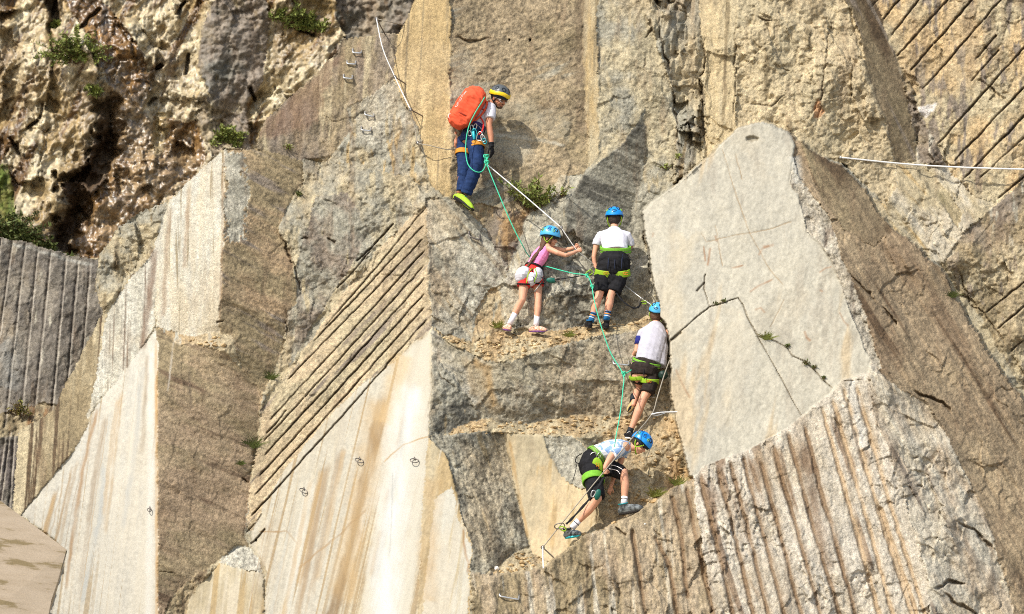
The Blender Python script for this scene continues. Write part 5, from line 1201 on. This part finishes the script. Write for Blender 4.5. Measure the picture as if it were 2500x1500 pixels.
ring_tube(bm, [J(1462, 1140, .08), J(1494, 1145, .02), J(1523, 1154, -.06), J(1526, 1184, -.03), J(1524, 1220, .0)], [.088, .074, .056, .053, .034])
b = finish('body', bm, SKIN, boy4); remesh(b, .006, 3)
eyes(boy4, P, fr, .94)
bm = bmesh.new(); blob(bm, P(0, .02, -.034), fr, (.083, .088, .084))
for q in (1, -1): ring_tube(bm, [P(q * .074, .03, .03), P(q * .076, .0, .028)], [.022, .016])
h_ = finish('hair', bm, DHAIR, boy4); remesh(h_, .006, 1, .003, 40, 3)
helmet(boy4, HC, fr, 1.0, BLUE)
bm = bmesh.new()
ring_tube(bm, [J(1458, 1112), J(1470, 1107), J(1494, 1100), J(1517, 1095), J(1531, 1093), J(1539, 1093)], [(.140, .125), (.142, .125), (.160, .13), (.155, .11), (.10, .08), (.06, .06)], ref=sd, caps='flat')
ring_tube(bm, [J(1516, 1098, -.08), J(1507, 1102, -.13), J(1495, 1112, -.19)], [.065, .070, .065], caps='flat')
ring_tube(bm, [J(1520, 1094, .08), J(1523, 1098, .13), J(1519, 1116, .16)], [.065, .065, .060], caps='flat')
h_ = finish('checked_t_shirt', bm, PLAID, boy4); remesh(h_, .007, 4, .005, 9, 33)
bm = bmesh.new()
ring_tube(bm, [J(1461, 1110), J(1448, 1122), J(1441, 1140), J(1443, 1152)], [(.140, .122), (.166, .145), (.168, .150), (.150, .130)], ref=sd, caps='flat')
ring_tube(bm, [J(1445, 1146, -.06), J(1451, 1180, -.12), J(1457, 1216, -.16)], [.125, .112, .100], caps='flat')
ring_tube(bm, [J(1462, 1140, .06), J(1494, 1144, .02), J(1520, 1156, -.05)], [.120, .100, .088], caps='flat')
sh_ = finish('shorts', bm, BLACK, boy4); remesh(sh_, .007, 4, .007, 8, 34)
for off in (0, 10):
    bm = bmesh.new(); ribbon(bm, smooth_path([J(1492 - off * .5, 1136 + off * .9, -.105), J(1506, 1139 + off, -.14), J(1522 - off * .8, 1148 + off, -.165)], 5), .008, .003); sub('white_piping', bm, WPRINT, sh_, boy4)
bm = bmesh.new(); band(bm, J(1457, 1114), J(1470, 1107) - J(1446, 1126), sd, .160, .140, .060, .012); hn = finish('harness', bm, LGREEN, boy4)
bm = bmesh.new(); band(bm, J(1459, 1112.5), J(1470, 1107) - J(1446, 1126), sd, .172, .152, .010, .004); band(bm, J(1454, 1116), J(1470, 1107) - J(1446, 1126), sd, .172, .152, .008, .004); sub('binding', bm, DSTEEL, hn, boy4)
bm = bmesh.new(); band(bm, J(1448, 1171, -.10), J(1445, 1146, -.06) - J(1454, 1195, -.14), sd, .130, .128, .090, .012); sub('leg_loop', bm, LGREEN, hn, boy4)
bm = bmesh.new(); band(bm, J(1466, 1140, .05), J(1494, 1144, .02) - J(1458, 1138, .06), sd, .128, .125, .095, .014); sub('leg_loop', bm, LIME, hn, boy4)
bm = bmesh.new(); blob(bm, J(1459, 1138, -.16), (cv((1, 0, 0)), cv((-.1, 1, 0)), cv((0, 0, 1))), (.066, .105, .022)); sub('hip_pad', bm, LIME, hn, boy4)
logo_loops(boy4, hn, J(1459, 1138, -.19), cv((0, 1, 0)), cv((-1, 0, 0)), .034)
bm = bmesh.new(); ring_tube(bm, smooth_path([J(1420, 1108, -.1), J(1408, 1116, -.13), J(1405, 1128, -.13), J(1413, 1132, -.12)], 6), [.006] * 19, seg=6)
ring_tube(bm, smooth_path([J(1408, 1135, -.1), J(1404, 1155, -.1), J(1398, 1175, -.1)], 5), [.004] * 11, seg=6); sub('gear_loop', bm, BLACK, hn, boy4)
for (x_, y_, d_) in ((1448, 1110, .8), (1462, 1113, .2)):
    carabiner('carabiner', boy4, J(x_, y_, -.17), cv((d_, .3, 0)), cv((-.3, 1, .2)), .07, .042, .005, STEEL, as_sub=hn)
sock(boy4, J(1413, 1271, -.05), J(1396, 1290, -.02), .040, SOCKW, [(.35, NAVY, .010)])
sock(boy4, J(1525, 1213, -.01), J(1523, 1232, .0), .040, SOCKW, [(.3, DSTEEL, .008)])
BOOT = mat('grey_boot', (44, 46, 48), .7, .3, var=.4, scale=26, col2=(104, 108, 108))
shoe(boy4, J(1380, 1316, .0), J(1420, 1309, -.06), cv((-.05, 1, .1)), BOOT, TEALM, 1.1, lace=DSTEEL, collar=BLACK)
shoe(boy4, J(1513, 1259, .05), J(1572, 1248, -.10), cv((.1, 1, .1)), BOOT, RUBBER, 1.3, lace=WRUB, collar=TEALM)
# ------------------------------------------------------------------ ropes, cables, iron
R37 = 37.68
def path_thing(name, pts, rad, m, label, cat, n=8, group=None):
    """pts: (px, py, r, dz)"""
    W_ = [pt(p[0], p[1], p[2], p[3] if len(p) > 3 else 0) for p in pts]
    root = empty(name, W_[0]); tag(root, label, cat, group)
    sp = smooth_path(W_, n)
    bm = bmesh.new(); ring_tube(bm, sp, [rad] * len(sp), seg=8)
    return root, bm

def knot(root, c, r0, rr, m, name='knot'):
    bm = bmesh.new(); pts = []
    for k in range(40):
        t = 2 * math.pi * k / 40
        pts.append(c + cv((r0 * (math.sin(t) + 2 * math.sin(2 * t)) / 3, r0 * 1.3 * (math.cos(t) - 2 * math.cos(2 * t)) / 3, r0 * .5 * -math.sin(3 * t))))
    torus_loop(bm, pts, rr, seg=8); return finish(name, bm, m, root)

q = R37
root, bm = path_thing('climbing_rope', [(1183, 238, q, -.30), (1176, 250, q, -.33), (1160, 276, q, -.36), (1146, 305, q, -.32), (1139, 335, q, -.30), (1137, 370, q, -.27), (1142, 400, q, -.28), (1155, 416, q, -.28), (1170, 421, q, -.26), (1181, 414, q, -.22), (1187, 396, q, -.20), (1186, 382, q, -.2), (1190, 395, q, -.2), (1192, 410, q, -.2), (1212, 460, q, -.2), (1248, 545, q, -.17), (1275, 598, q, -.10), (1292, 626, q, .12), (1320, 648, q, .10), (1338, 652, q, -.05), (1360, 658, q, -.22), (1400, 668, q, -.27), (1432, 673, q, -.30), (1444, 695, q, -.33), (1450, 730, q, -.34), (1464, 785, q, -.34), (1490, 860, q, -.32), (1521, 914, q - .05, -.28), (1521, 950, q - .15, -.25), (1514, 1010, q - .3, -.25), (1504, 1066, q - .5, -.2), (1500, 1095, q - .55, -.05)], .0068, ROPE, 'thin mint green rope hanging from the man down past the children', 'rope', 7)
finish('strand', bm, ROPE, root)
knot(root, pt(1187, 384, q, -.2), .035, .008, ROPE); knot(root, pt(1188, 398, q, -.2), .03, .008, ROPE)
knot(root, pt(1446, 700, q, -.33), .022, .007, ROPE); knot(root, pt(1523, 913, q - .05, -.28), .026, .008, ROPE); knot(root, pt(1433, 673, q, -.3), .02, .007, ROPE)
bm = bmesh.new(); sp = smooth_path([pt(1523, 914, q - .05, -.27), pt(1532, 910, q - .05, -.24), pt(1541, 904, q, -.14)], 5); ring_tube(bm, sp, [.0075] * len(sp), seg=8); finish('tie_in_strand', bm, ROPE, root)

# cables
root, bm = path_thing('steel_cable', [(1189, 402, q, -.12), (1280, 478, q, -.14), (1370, 556, q, -.16)], .0085, CABLE, 'taut white steel cable from the man down to the anchor above the girl', 'cable')
finish('strand', bm, CABLE, root)
root, bm = path_thing('steel_cable', [(1370, 556, q, -.16), (1404, 606, q, -.06), (1420, 622, q, .02), (1450, 646, q, .21), (1505, 682, q, .36), (1560, 724, q, .16), (1600, 752, q, .16), (1640, 785, q, .3)], .006, DCABLE, 'grey steel cable passing behind the two upper children to the slab edge', 'cable')
finish('strand', bm, CABLE, root)
q4 = 37.28
root, bm = path_thing('steel_cable', [(1635, 880, q, -.18), (1622, 915, q - .1, -.2), (1605, 970, q - .3, -.15), (1591, 1012, q4, -.05), (1545, 1068, q4, -.33), (1478, 1148, q4, -.30), (1400, 1243, q4, -.28), (1325, 1337, q4, -.20)], .0075, DCABLE, 'grey steel cable running down across the lowest boy to the bottom bolt', 'cable')
finish('strand', bm, DCABLE, root)
root, bm = path_thing('steel_cable', [(1325, 1337, q4, -.2), (1327, 1390, q4, -.2), (1334, 1450, q4, -.2), (1345, 1540, q4, -.2), (1365, 1700, q4, -.2)], .0095, CABLE, 'white cable hanging straight down from the bottom bolt', 'cable')
finish('strand', bm, CABLE, root)
def on(px, py, out=0.0): return Vector(unproj(px, py, float(CLIFF.depth(px, py)) - out))
W_ = [on(919, 46, .35), on(935, 120, .30), on(964, 188, .28), on(1002, 268, .24)]
root = empty('steel_cable', W_[0]); tag(root, 'pale steel cable curving down the upper left wedge of rock', 'cable'); bm = bmesh.new(); sp = smooth_path(W_, 8); ring_tube(bm, sp, [.0075] * len(sp), seg=8); finish('strand', bm, CABLE, root)
W_ = [on(1002, 268, .24), on(1010, 300, .15), on(1016, 330, .12), on(1020, 349, .14), on(1050, 356, .22), Vector(pt(1090, 365, q, .02)), Vector(pt(1112, 364, q, .06))]
root = empty('steel_cable', W_[0]); tag(root, 'thin grey cable running to the hand of the man in the orange pack', 'cable'); bm = bmesh.new(); sp = smooth_path(W_, 8); ring_tube(bm, sp, [.0065] * len(sp), seg=8); finish('strand', bm, DCABLE, root)
W_ = [on(919, 46, .35), Vector(unproj(950, 54, float(CLIFF.depth(995, 60)) - .2)), on(990, 62, -.02)]
root = empty('steel_cable', W_[0]); tag(root, 'short dark cable from the top anchor into the tan pillar', 'cable'); bm = bmesh.new(); sp = smooth_path(W_, 8); ring_tube(bm, sp, [.0065] * len(sp), seg=8); finish('strand', bm, DCABLE, root)
W_ = [on(2052, 385, .05), on(2250, 404, .16), on(2500, 414, .16), on(2740, 416, .1)]
root = empty('steel_cable', W_[0]); tag(root, 'long straight steel cable crossing the rock at the right edge', 'cable'); bm = bmesh.new(); sp = smooth_path(W_, 8); ring_tube(bm, sp, [.012] * len(sp), seg=8); finish('strand', bm, CABLE, root)
bm = bmesh.new(); blob(bm, on(2052, 385, .04), (cv((1, 0, 0)), cv((0, 1, 0)), cv((0, 0, 1))), (.02, .02, .03)); finish('ferrule', bm, STEEL, root)

# anchor bolts: rod from the rock to an eye that holds the cable
def bolt(eye, wall, label, L=.012):
    eye = Vector(eye); wall = Vector(wall); root = empty('anchor_bolt', wall); tag(root, label, 'bolt', 'anchor bolts holding the cables')
    bm = bmesh.new(); ring_tube(bm, [wall + (wall - eye).normalized() * .05, eye], [.0085, .0085], seg=8); finish('rod', bm, DSTEEL, root)
    bm = bmesh.new(); torus_loop(bm, [eye + cv((.020 * math.cos(a), .020 * math.sin(a), 0)) for a in np.linspace(0, 2 * math.pi, 12, endpoint=False)], .0065, seg=6); finish('eye_ring', bm, DSTEEL, root)
    bm = bmesh.new(); blob(bm, eye, (cv((1, 0, 0)), cv((0, 1, 0)), cv((0, 0, 1))), (.012, .016, .012), 10, 6); finish('clamp', bm, STEEL, root)
bolt(on(964, 188, .28), on(991, 206), 'thin bolt in the tan pillar, upper of the pair holding the curved cable')
bolt(on(1002, 268, .24), on(1032, 284), 'thin bolt in the tan pillar, lower of the pair holding the curved cable')
bolt(on(1020, 349, .14), on(1016, 346), 'small bolt left of the man where the cable turns towards him')
bolt(pt(1370, 556, q, -.16), on(1386, 598, -.02), 'bolt above the girl where the white cable turns')
bolt(pt(1325, 1337, q4, -.2), on(1352, 1362), 'bolt at the bottom of the cable below the lowest boy')
bolt(on(919, 46, .35), on(940, 84), 'top bolt of the curved cable against the dark back cliff')
root = empty('cable_bracket', pt(1591, 1012, q4, -.05)); tag(root, 'white steel bracket joining the cable to the edge of the pale slab', 'bracket')
bm = bmesh.new(); a0 = pt(1591, 1012, q4, -.06); a1 = Vector(unproj(1656, 1006, float(CLIFF.depth(1662, 1006)) + .02))
ring_tube(bm, smooth_path([a0, a0.lerp(a1, .35) + cv((0, .012, 0)), a1], 5), [.009] * 11, seg=8); finish('arm', bm, CABLE, root)
bm = bmesh.new(); ring_tube(bm, smooth_path([a0, a0.lerp(a1, .2) + cv((0, -.02, 0)), a0.lerp(a1, .5)], 5), [.007] * 11, seg=8); finish('brace', bm, STEEL, root)

# iron rungs: staples standing out from the rock
def rung(px, py, w, out, tilt, label, m=STEEL, group='iron rungs fixed in the rock', ring=False, r_=.012, droop=1.3):
    d = float(CLIFF.depth(px, py)); wm = w / PPM
    c0 = Vector(unproj(px, py, d)); sx = cv((math.cos(tilt), math.sin(tilt), 0)); o_ = (Vector((0, -1, 0)) + Vector((0, 0, -droop))).normalized()
    root = empty('iron_rung', c0); tag(root, label, 'rung', group)
    bm = bmesh.new()
    if not ring:
        c_ = .02; A_ = c0 - sx * wm / 2; B_ = c0 + sx * wm / 2; k = .03
        pts = [A_ - o_ * .06, A_ + o_ * (out - k), A_ + o_ * out + sx * k * .3, A_ + o_ * out + sx * k, B_ + o_ * out - sx * k, B_ + o_ * out - sx * k * .3, B_ + o_ * (out - k), B_ - o_ * .06]
        ring_tube(bm, pts, [r_] * len(pts), seg=8); finish('bar', bm, m, root)
        for E in (A_, B_):
            bm = bmesh.new(); blob(bm, E + o_ * .004, (sx, cv((0, 1, 0)), o_), (.018, .018, .008), 10, 6); finish('socket', bm, DSTEEL, root)
    else:
        up = Vector((0, 0, 1)); n = 20
        pts = [c0 + o_ * (.02 + out * (.5 - .5 * math.cos(a))) + sx * (wm / 2 * math.sin(a)) for a in np.linspace(0, 2 * math.pi, n, endpoint=False)]
        torus_loop(bm, pts, r_, seg=8); finish('ring', bm, m, root)
        bm = bmesh.new(); ring_tube(bm, [c0 - o_ * .05, c0 + o_ * .03], [.009, .009], seg=8); finish('stud', bm, DSTEEL, root)
rung(872, 123, 22, .085, -.10, 'topmost small rung in the upper left brown wedge')
rung(858, 150, 22, .085, -.10, 'second rung from the top in the upper left brown wedge')
rung(850, 185, 22, .085, -.10, 'third rung from the top in the upper left brown wedge')
rung(902, 276, 23, .085, -.25, 'rung on the grey rock, upper of the pair left of the curved cable')
rung(894, 312, 24, .085, -.1, 'rung on the grey rock, lower of the pair left of the curved cable')
rung(1158, 574, 28, .085, -.35, 'dark rung on the grey face below the feet of the man', DSTEEL)
rung(1516, 882, 38, .085, -.12, 'steel rung beside the hip of the boy at the slab edge')
rung(1243, 1450, 44, .085, -.18, 'large rung at the bottom edge left of the hanging cable', r_=.011)
rung(878, 1118, 20, .085, -.3, 'dark ring beside the brown streak on the cream face', DSTEEL, 'iron rings on the cream face', True, .006)
rung(1012, 1118, 20, .085, -.1, 'dark ring high on the pale part of the cream face', DSTEEL, 'iron rings on the cream face', True, .006)
rung(742, 1192, 20, .085, -.4, 'dark ring on the left part of the cream face', DSTEEL, 'iron rings on the cream face', True, .006)
rung(366, 1239, 10, .07, -.2, 'tiny ring near the sharp edge of the far left cream slab', DSTEEL, 'iron rings on the cream face', True, .005)
rung(1594, 958, 12, .1, -.2, 'small steel ring in the shade behind the leg of the boy at the slab', STEEL, 'iron rungs fixed in the rock', True, .008)

# lanyards
def lanyard(pts, r_, label, bits, w=.022):
    W_ = [pt(x, y, r_, z) for x, y, z in pts]; root = empty('lanyard', W_[0]); tag(root, label, 'lanyard')
    sp = smooth_path(W_, 6); bm = bmesh.new()
    ring_tube(bm, sp, [(w / 2 * (1 + .25 * math.sin(i * 1.1)), .005) for i in range(len(sp))], seg=8, caps='flat'); finish('webbing', bm, BLACK, root)
    for kind, x, y, z, dx, dy, m_, L_ in bits:
        if kind == 'c': carabiner('carabiner', root, pt(x, y, r_, z), cv((dx, dy, 0)), cv((-dy, dx, .3)), L_, L_ * .6, .007, m_)
        else:
            bm = bmesh.new(); X2 = cv((dx, dy, 0)).normalized(); blob(bm, pt(x, y, r_, z), (X2, cv((-dy, dx, 0)).normalized(), cv((0, 0, 1))), (L_ / 2, L_ * .28, .025)); o_ = finish('absorber_pouch', bm, m_, root)
    return root
lanyard([(1322, 678, -.12), (1345, 684, -.2), (1365, 682, -.22), (1400, 677, -.24), (1432, 671, -.24), (1448, 668, -.1)], R37, 'black webbing lanyard stretched between the girl and the boy beside her', [('p', 1346, 685, -.22, 1, -.1, TEAL, .13), ('c', 1362, 683, -.24, 1, .1, DSTEEL, .07), ('c', 1438, 667, -.26, .8, .5, LIME, .09), ('c', 1446, 662, -.2, .3, 1, DSTEEL, .09)], .034)
lanyard([(1503, 712, -.08), (1512, 726, -.12), (1528, 742, -.14), (1546, 752, -.12), (1558, 750, -.08), (1566, 738, .0)], R37 + .12, 'black webbing lanyard hanging in a bow right of the boy seen from behind', [('c', 1566, 736, .02, .6, 1, DSTEEL, .09), ('c', 1572, 739, .02, 1, -.1, LIME, .06)])
lanyard([(1474, 1165, -.26), (1466, 1180, -.32), (1450, 1205, -.34), (1425, 1235, -.32), (1395, 1268, -.28), (1382, 1280, -.26)], 37.28, 'black webbing lanyard running from the lowest boy down to the cable', [('p', 1459, 1208, -.36, .3, 1, TEAL, .14), ('c', 1366, 1285, -.28, 1, .1, DSTEEL, .12), ('c', 1374, 1291, -.26, .9, -.4, LIME, .08), ('c', 1448, 1206, -.38, .4, 1, STEEL, .08)], .03)

# ------------------------------------------------------------------ cut block in the lower left corner
DB = 33.5
corners = [(-330, 1000), (0, 1222), (165, 1343), (141, 1420), (123, 1464), (119, 1500), (96, 1600), (60, 1760), (-330, 1760)]
bm = bmesh.new(); fr_ = [bm.verts.new(Vector(unproj(x, y, DB + x * .002 + (1500 - y) * .0042))) for x, y in corners]; bk_ = [bm.verts.new(Vector(unproj(x, y, DB + x * .002 + (1500 - y) * .0042)) + Vector((-.35, 1.6, .0))) for x, y in corners]
n = len(corners); bm.faces.new(fr_)
for i in range(n): bm.faces.new((fr_[i], fr_[(i + 1) % n], bk_[(i + 1) % n], bk_[i]))
bm.faces.new(bk_[::-1])
bmesh.ops.bevel(bm, geom=[e for e in bm.edges], offset=.012, segments=2, affect='EDGES')
root = empty('stone_block', Vector(unproj(-100, 1760, DB))); tag(root, 'smooth cut pinkish beige stone block in the lower left corner with red painted letters', 'stone block')
MB_ = bpy.data.materials.new('cut_block'); MB_.use_nodes = True; N = MB_.node_tree.nodes; L = MB_.node_tree.links
tc = N.new('ShaderNodeTexCoord'); mp = N.new('ShaderNodeMapping'); mp.inputs['Rotation'].default_value = (0, math.radians(-28), 0); mp.inputs['Scale'].default_value = (.6, 2, 5)
n1 = N.new('ShaderNodeTexNoise'); n1.inputs['Scale'].default_value = 1.6; n1.inputs['Detail'].default_value = 7; n1.inputs['Roughness'].default_value = .62
rp = N.new('ShaderNodeValToRGB'); e = rp.color_ramp.elements; e[0].position = .40; e[0].color = (.19, .135, .06, 1); e[1].position = .46; e[1].color = (.33, .25, .165, 1)
e2 = rp.color_ramp.elements.new(.62); e2.color = (.37, .285, .195, 1)
n2 = N.new('ShaderNodeTexNoise'); n2.inputs['Scale'].default_value = 60; n2.inputs['Detail'].default_value = 3
mx = N.new('ShaderNodeMix'); mx.data_type = 'RGBA'; mx.blend_type = 'OVERLAY'; mx.inputs['Factor'].default_value = .25
L.new(tc.outputs['Object'], mp.inputs[0]); L.new(mp.outputs[0], n1.inputs['Vector']); L.new(n1.outputs['Fac'], rp.inputs[0]); L.new(tc.outputs['Object'], n2.inputs['Vector'])
L.new(rp.outputs[0], mx.inputs[6]); L.new(n2.outputs['Fac'], mx.inputs[7]); L.new(mx.outputs[2], N['Principled BSDF'].inputs['Base Color']); N['Principled BSDF'].inputs['Roughness'].default_value = .75
blk = finish('sawn_body', bm, MB_, root, smooth=False)
REDP = mat('red_paint', (120, 14, 20), .6)
def stroke(pts, w=7):
    bm = bmesh.new(); P3 = [Vector(unproj(x, y, DB + x * .002 + (1500 - y) * .0042 - .012)) for x, y in pts]
    ring_tube(bm, P3, [(w / 2 / F * DB, .004)] * len(P3), ref=cv((1, 0, 0)), seg=10); return bm
for nm, L_ in (('painted_letter', [[(-4, 1536), (20, 1489)], [(20, 1489), (27, 1536)], [(4, 1518), (24, 1518)]]), ('painted_letter', [[(33, 1497), (26, 1540)], [(33, 1498), (48, 1503), (50, 1514), (32, 1520)], [(38, 1520), (48, 1540)]])):
    for k, pl in enumerate(L_):
        s_ = stroke(pl)
        if k == 0: acc = s_
        else:
            me_ = bpy.data.meshes.new('t'); s_.to_mesh(me_); s_.free(); acc.from_mesh(me_); bpy.data.meshes.remove(me_)
    sub(nm, acc, REDP, blk, root)

# ------------------------------------------------------------------ plants
def leafmat(name, c1, c2):
    m = mat(name, c1, .6, .25, var=.35, scale=9, col2=c2)
    return m
LEAF = leafmat('leaf', (100, 114, 50), (134, 140, 74)); DRY = leafmat('dry_grass', (150, 138, 84), (120, 130, 60)); LEAFD = leafmat('dark_leaf', (66, 78, 40), (94, 102, 54)); STEM = mat('stem', (104, 82, 54), .8)
def plant(name, layer, px, py, rad, nst, label, cat='plant', m=LEAF, leafl=.05, grass=False, up=1.0, out=.25, seed=1, density=9, group=None, droop=0.0, wide=1.0):
    rnd = random.Random(seed); k = layer.D.mean() / D0
    base = Vector(unproj(px, py, float(layer.depth(px, py)) - .01)); root = empty(name, base); tag(root, label, cat, group)
    R = rad / PPM * k; bs = bmesh.new(); bl = bmesh.new()
    for i in range(nst):
        a = rnd.uniform(-1.25, 1.25) * wide; d = (cv((math.sin(a), math.cos(a) * up - droop, rnd.uniform(.05, .7))) + Vector((0, 0, .1))).normalized()
        b0 = base + cv((rnd.uniform(-.3, .3) * R, rnd.uniform(-.1, .1) * R, 0)); ln = R * rnd.uniform(.5, 1.1)
        bend = cv((rnd.uniform(-.3, .3), -.18 - droop, .1)) * ln
        P3 = [b0 + d * ln * t + bend * t * t for t in (0, .35, .7, 1)]
        if grass:
            w = .006 * k * rnd.uniform(.7, 1.4); sx = d.cross(cv((0, 0, 1))).normalized()
            v = [bl.verts.new(p + sx * w * s_ * (1 - .8 * j / 3)) for j, p in enumerate(P3) for s_ in (-1, 1)]
            for j in range(3): bl.faces.new((v[2 * j], v[2 * j + 1], v[2 * j + 3], v[2 * j + 2]))
            continue
        ring_tube(bs, P3, [.006 * k, .005 * k, .004 * k, .003 * k], seg=5, caps='flat')
        for j in range(density):
            t = rnd.uniform(.25, 1.0); p = b0 + d * ln * t + bend * t * t
            ld = Vector((rnd.gauss(0, 1), rnd.gauss(0, 1) - .3, rnd.gauss(0, .8) + .3)).normalized(); l = leafl * k * rnd.uniform(.6, 1.3); sx = ld.cross(Vector((rnd.gauss(0, 1), rnd.gauss(0, 1), rnd.gauss(0, 1)))).normalized()
            n_ = ld.cross(sx)
            v = [bl.verts.new(p), bl.verts.new(p + ld * l * .45 + sx * l * .2 + n_ * l * .06), bl.verts.new(p + ld * l), bl.verts.new(p + ld * l * .45 - sx * l * .2 + n_ * l * .06)]
            bl.faces.new(v)
    if not grass: finish('stems', bs, STEM, root)
    else: bs.free()
    finish('leaves' if not grass else 'blades', bl, m, root, smooth=False)
    return root
plant('shrub', CLIFF, 1300, 512, 92, 34, 'leafy green shrub growing behind the cable right of the man', 'shrub', leafl=.07, seed=3, density=26, wide=.6, m=LEAF)
plant('small_shrub', CLIFF, 1375, 480, 22, 8, 'sparse sprig on the light rock right of the green shrub', 'plant', DRY, .04, seed=4)
for i, (x, y, r_, lab) in enumerate([(662, 925, 26, 'grass tuft in the crack left of the drilled face'), (618, 1092, 40, 'tall grass tuft at the lower left edge of the drilled face'), (588, 1135, 16, 'little tuft on the brown face below the tall grass tuft'), (1600, 1212, 34, 'dry grass on the earth right of the lowest boy'), (1656, 1186, 34, 'fresh green grass tuft under the bottom tip of the pale slab'), (1872, 828, 26, 'grass tuft sprouting from the crack of the pale slab'), (1390, 822, 22, 'short grass on the earth ledge between girl and boy'), (1215, 800, 26, 'dry grass left of the feet of the girl'), (2325, 725, 22, 'dark tuft at the edge of the right boulder')]):
    plant('grass_tuft', CLIFF, x, y, r_, 60, lab, 'grass tuft', LEAFD if i in (0, 1, 2, 8) else (LEAF if i in (4,) else DRY), grass=True, seed=20 + i, group='grass tufts in the cracks')
for i, (x, y, r_, lab) in enumerate([(1748, 745, 16, 'small fern on the upper bend of the slab crack'), (1768, 737, 9, 'tiny fern next to the small fern on the slab crack'), (1921, 846, 9, 'tiny fern in the middle of the slab crack'), (1968, 890, 18, 'largest fern in the lower slab crack'), (1986, 900, 12, 'fern just below the largest fern in the slab crack'), (2012, 925, 9, 'lowest fern near the end of the slab crack'), (730, 478, 15, 'round green cushion plant on the tan ledge left of centre'), (1625, 412, 24, 'sparse plant in the rocks left of the top of the slab'), (1655, 385, 18, 'plant in the dark gap beside the top of the slab'), (705, 362, 18, 'weed on the top edge of the left block')]):
    plant('fern', CLIFF, x, y, r_ * .75, 8, lab, 'fern', LEAFD if i < 7 else LEAF, .028 if i < 6 else .035, seed=50 + i, density=9, group='small plants on the quarry face')
for i, (x, y, r_, n_, lab, w_) in enumerate([(185, 150, 95, 30, 'large hanging green bush on the back cliff', 1.3), (230, 232, 26, 12, 'bright little bush below the hanging bush', 1), (755, 72, 46, 22, 'green bush on the bright back rock near the top', 1.2), (700, 50, 50, 16, 'pale bush beside the green bush near the top', 1.2), (140, 66, 16, 8, 'tiny bush at the top left of the back cliff', 1), (560, 345, 46, 16, 'low bush behind the top of the left block', 1.6)]):
    plant('bush', bk, x, y, r_, n_ * 2, lab, 'bush', LEAF, .06, seed=70 + i, density=34, group='bushes on the back cliff', wide=w_)
for i, (x, y, r_, lab) in enumerate([(20, 560, 90, 'mass of green bushes above the left drilled wall'), (85, 590, 60, 'bush at the corner above the left drilled wall'), (150, 625, 40, 'low bush at the right end of the left drilled wall')]):
    plant('bush', bk, x, y + 30, r_, 60, lab, 'bush', LEAFD, .065, seed=90 + i, density=34, group='bushes on the back cliff', wide=1.4)
plant('dry_bush', LWALL, 50, 1015, 46, 18, 'dry reddish bush on the small ledge of the left drilled wall', 'bush', leafmat('rusty_leaf', (120, 92, 56), (110, 110, 54)), .05, seed=101, density=12)

# ------------------------------------------------------------------ loose stones
rnd = random.Random(5)
def stone_bm(bm, c, r_, rnd):
    b2 = bmesh.new(); bmesh.ops.create_icosphere(b2, subdivisions=1, radius=r_)
    sx, sy, sz = rnd.uniform(.7, 1.4), rnd.uniform(.7, 1.3), rnd.uniform(.4, .9); mp_ = {}
    for v in b2.verts: mp_[v] = bm.verts.new(c + Vector((v.co.x * sx, v.co.y * sy, v.co.z * sz)) * rnd.uniform(.8, 1.2))
    for f_ in b2.faces: bm.faces.new([mp_[v] for v in f_.verts])
    b2.free()
bm = bmesh.new()
AREAS = [([(1060, 812), (1155, 842), (1212, 815), (1300, 820), (1392, 806), (1482, 794), (1592, 778), (1500, 812), (1402, 830), (1310, 860), (1240, 880), (1120, 848)], 900), ([(1085, 1060), (1182, 1026), (1300, 1034), (1400, 1016), (1500, 1014), (1560, 1010), (1550, 1060), (1330, 1060)], 700), ([(1545, 1010), (1645, 990), (1684, 1162), (1572, 1240), (1500, 1272), (1440, 1100)], 700), ([(1300, 1354), (1340, 1372), (1270, 1394), (1205, 1402), (1255, 1352)], 260), ([(430, 832), (480, 824), (565, 818), (545, 858)], 120)]
for poly, n_ in AREAS:
    xs = [p[0] for p in poly]; ys = [p[1] for p in poly]; k = 0; n_ = int(n_ * .6)
    while k < n_:
        x, y = rnd.uniform(min(xs), max(xs)), rnd.uniform(min(ys), max(ys))
        if not in_poly(np.array([x]), np.array([y]), poly)[0]: continue
        k += 1; s_ = .004 + .032 * rnd.random() ** 6
        stone_bm(bm, Vector(unproj(x, y, float(CLIFF.depth(x, y)) - s_ * .3)), s_, rnd)
rub = finish('rubble', bm, mat('rubble', (166, 138, 100), .95, .05, var=.4, scale=14, col2=(178, 154, 116)), None, smooth=False); rub['kind'] = 'stuff'; rub['label'] = 'small stones and dry soil crumbs on the ledges'
for x, y, s_, m_, lab in [(1213, 1389, .045, WRUB, 'white stone on the earth at the bottom centre'), (1590, 790, .03, WRUB, 'small white stone near the slab edge on the upper ledge'), (1600, 1225, .06, EARTH and None, 'flat tan stone beside the boot of the lowest boy'), (1425, 1306, .05, None, 'tan stone under the toe of the lowest boot'), (1575, 1290 - 10, .02, WRUB, 'tiny white pebble below the boot of the lowest boy'), (1500, 1278, .04, None, 'brown stone on the ledge between the boots')]:
    bm = bmesh.new(); c0 = Vector(unproj(x, y, float(CLIFF.depth(x, y)) - s_ * .3)); stone_bm(bm, c0, s_, rnd)
    bmesh.ops.subdivide_edges(bm, edges=bm.edges[:], cuts=2, use_grid_fill=True)
    for v in bm.verts: v.co += Vector((rnd.gauss(0, 1), rnd.gauss(0, 1), rnd.gauss(0, 1))) * s_ * .05
    o = finish('stone', bm, m_ or mat('tan_stone', (176, 148, 108), .9, .1, var=.3, scale=20), None, org=c0, smooth=False); o.location = c0; tag(o, lab, 'stone', 'loose stones')
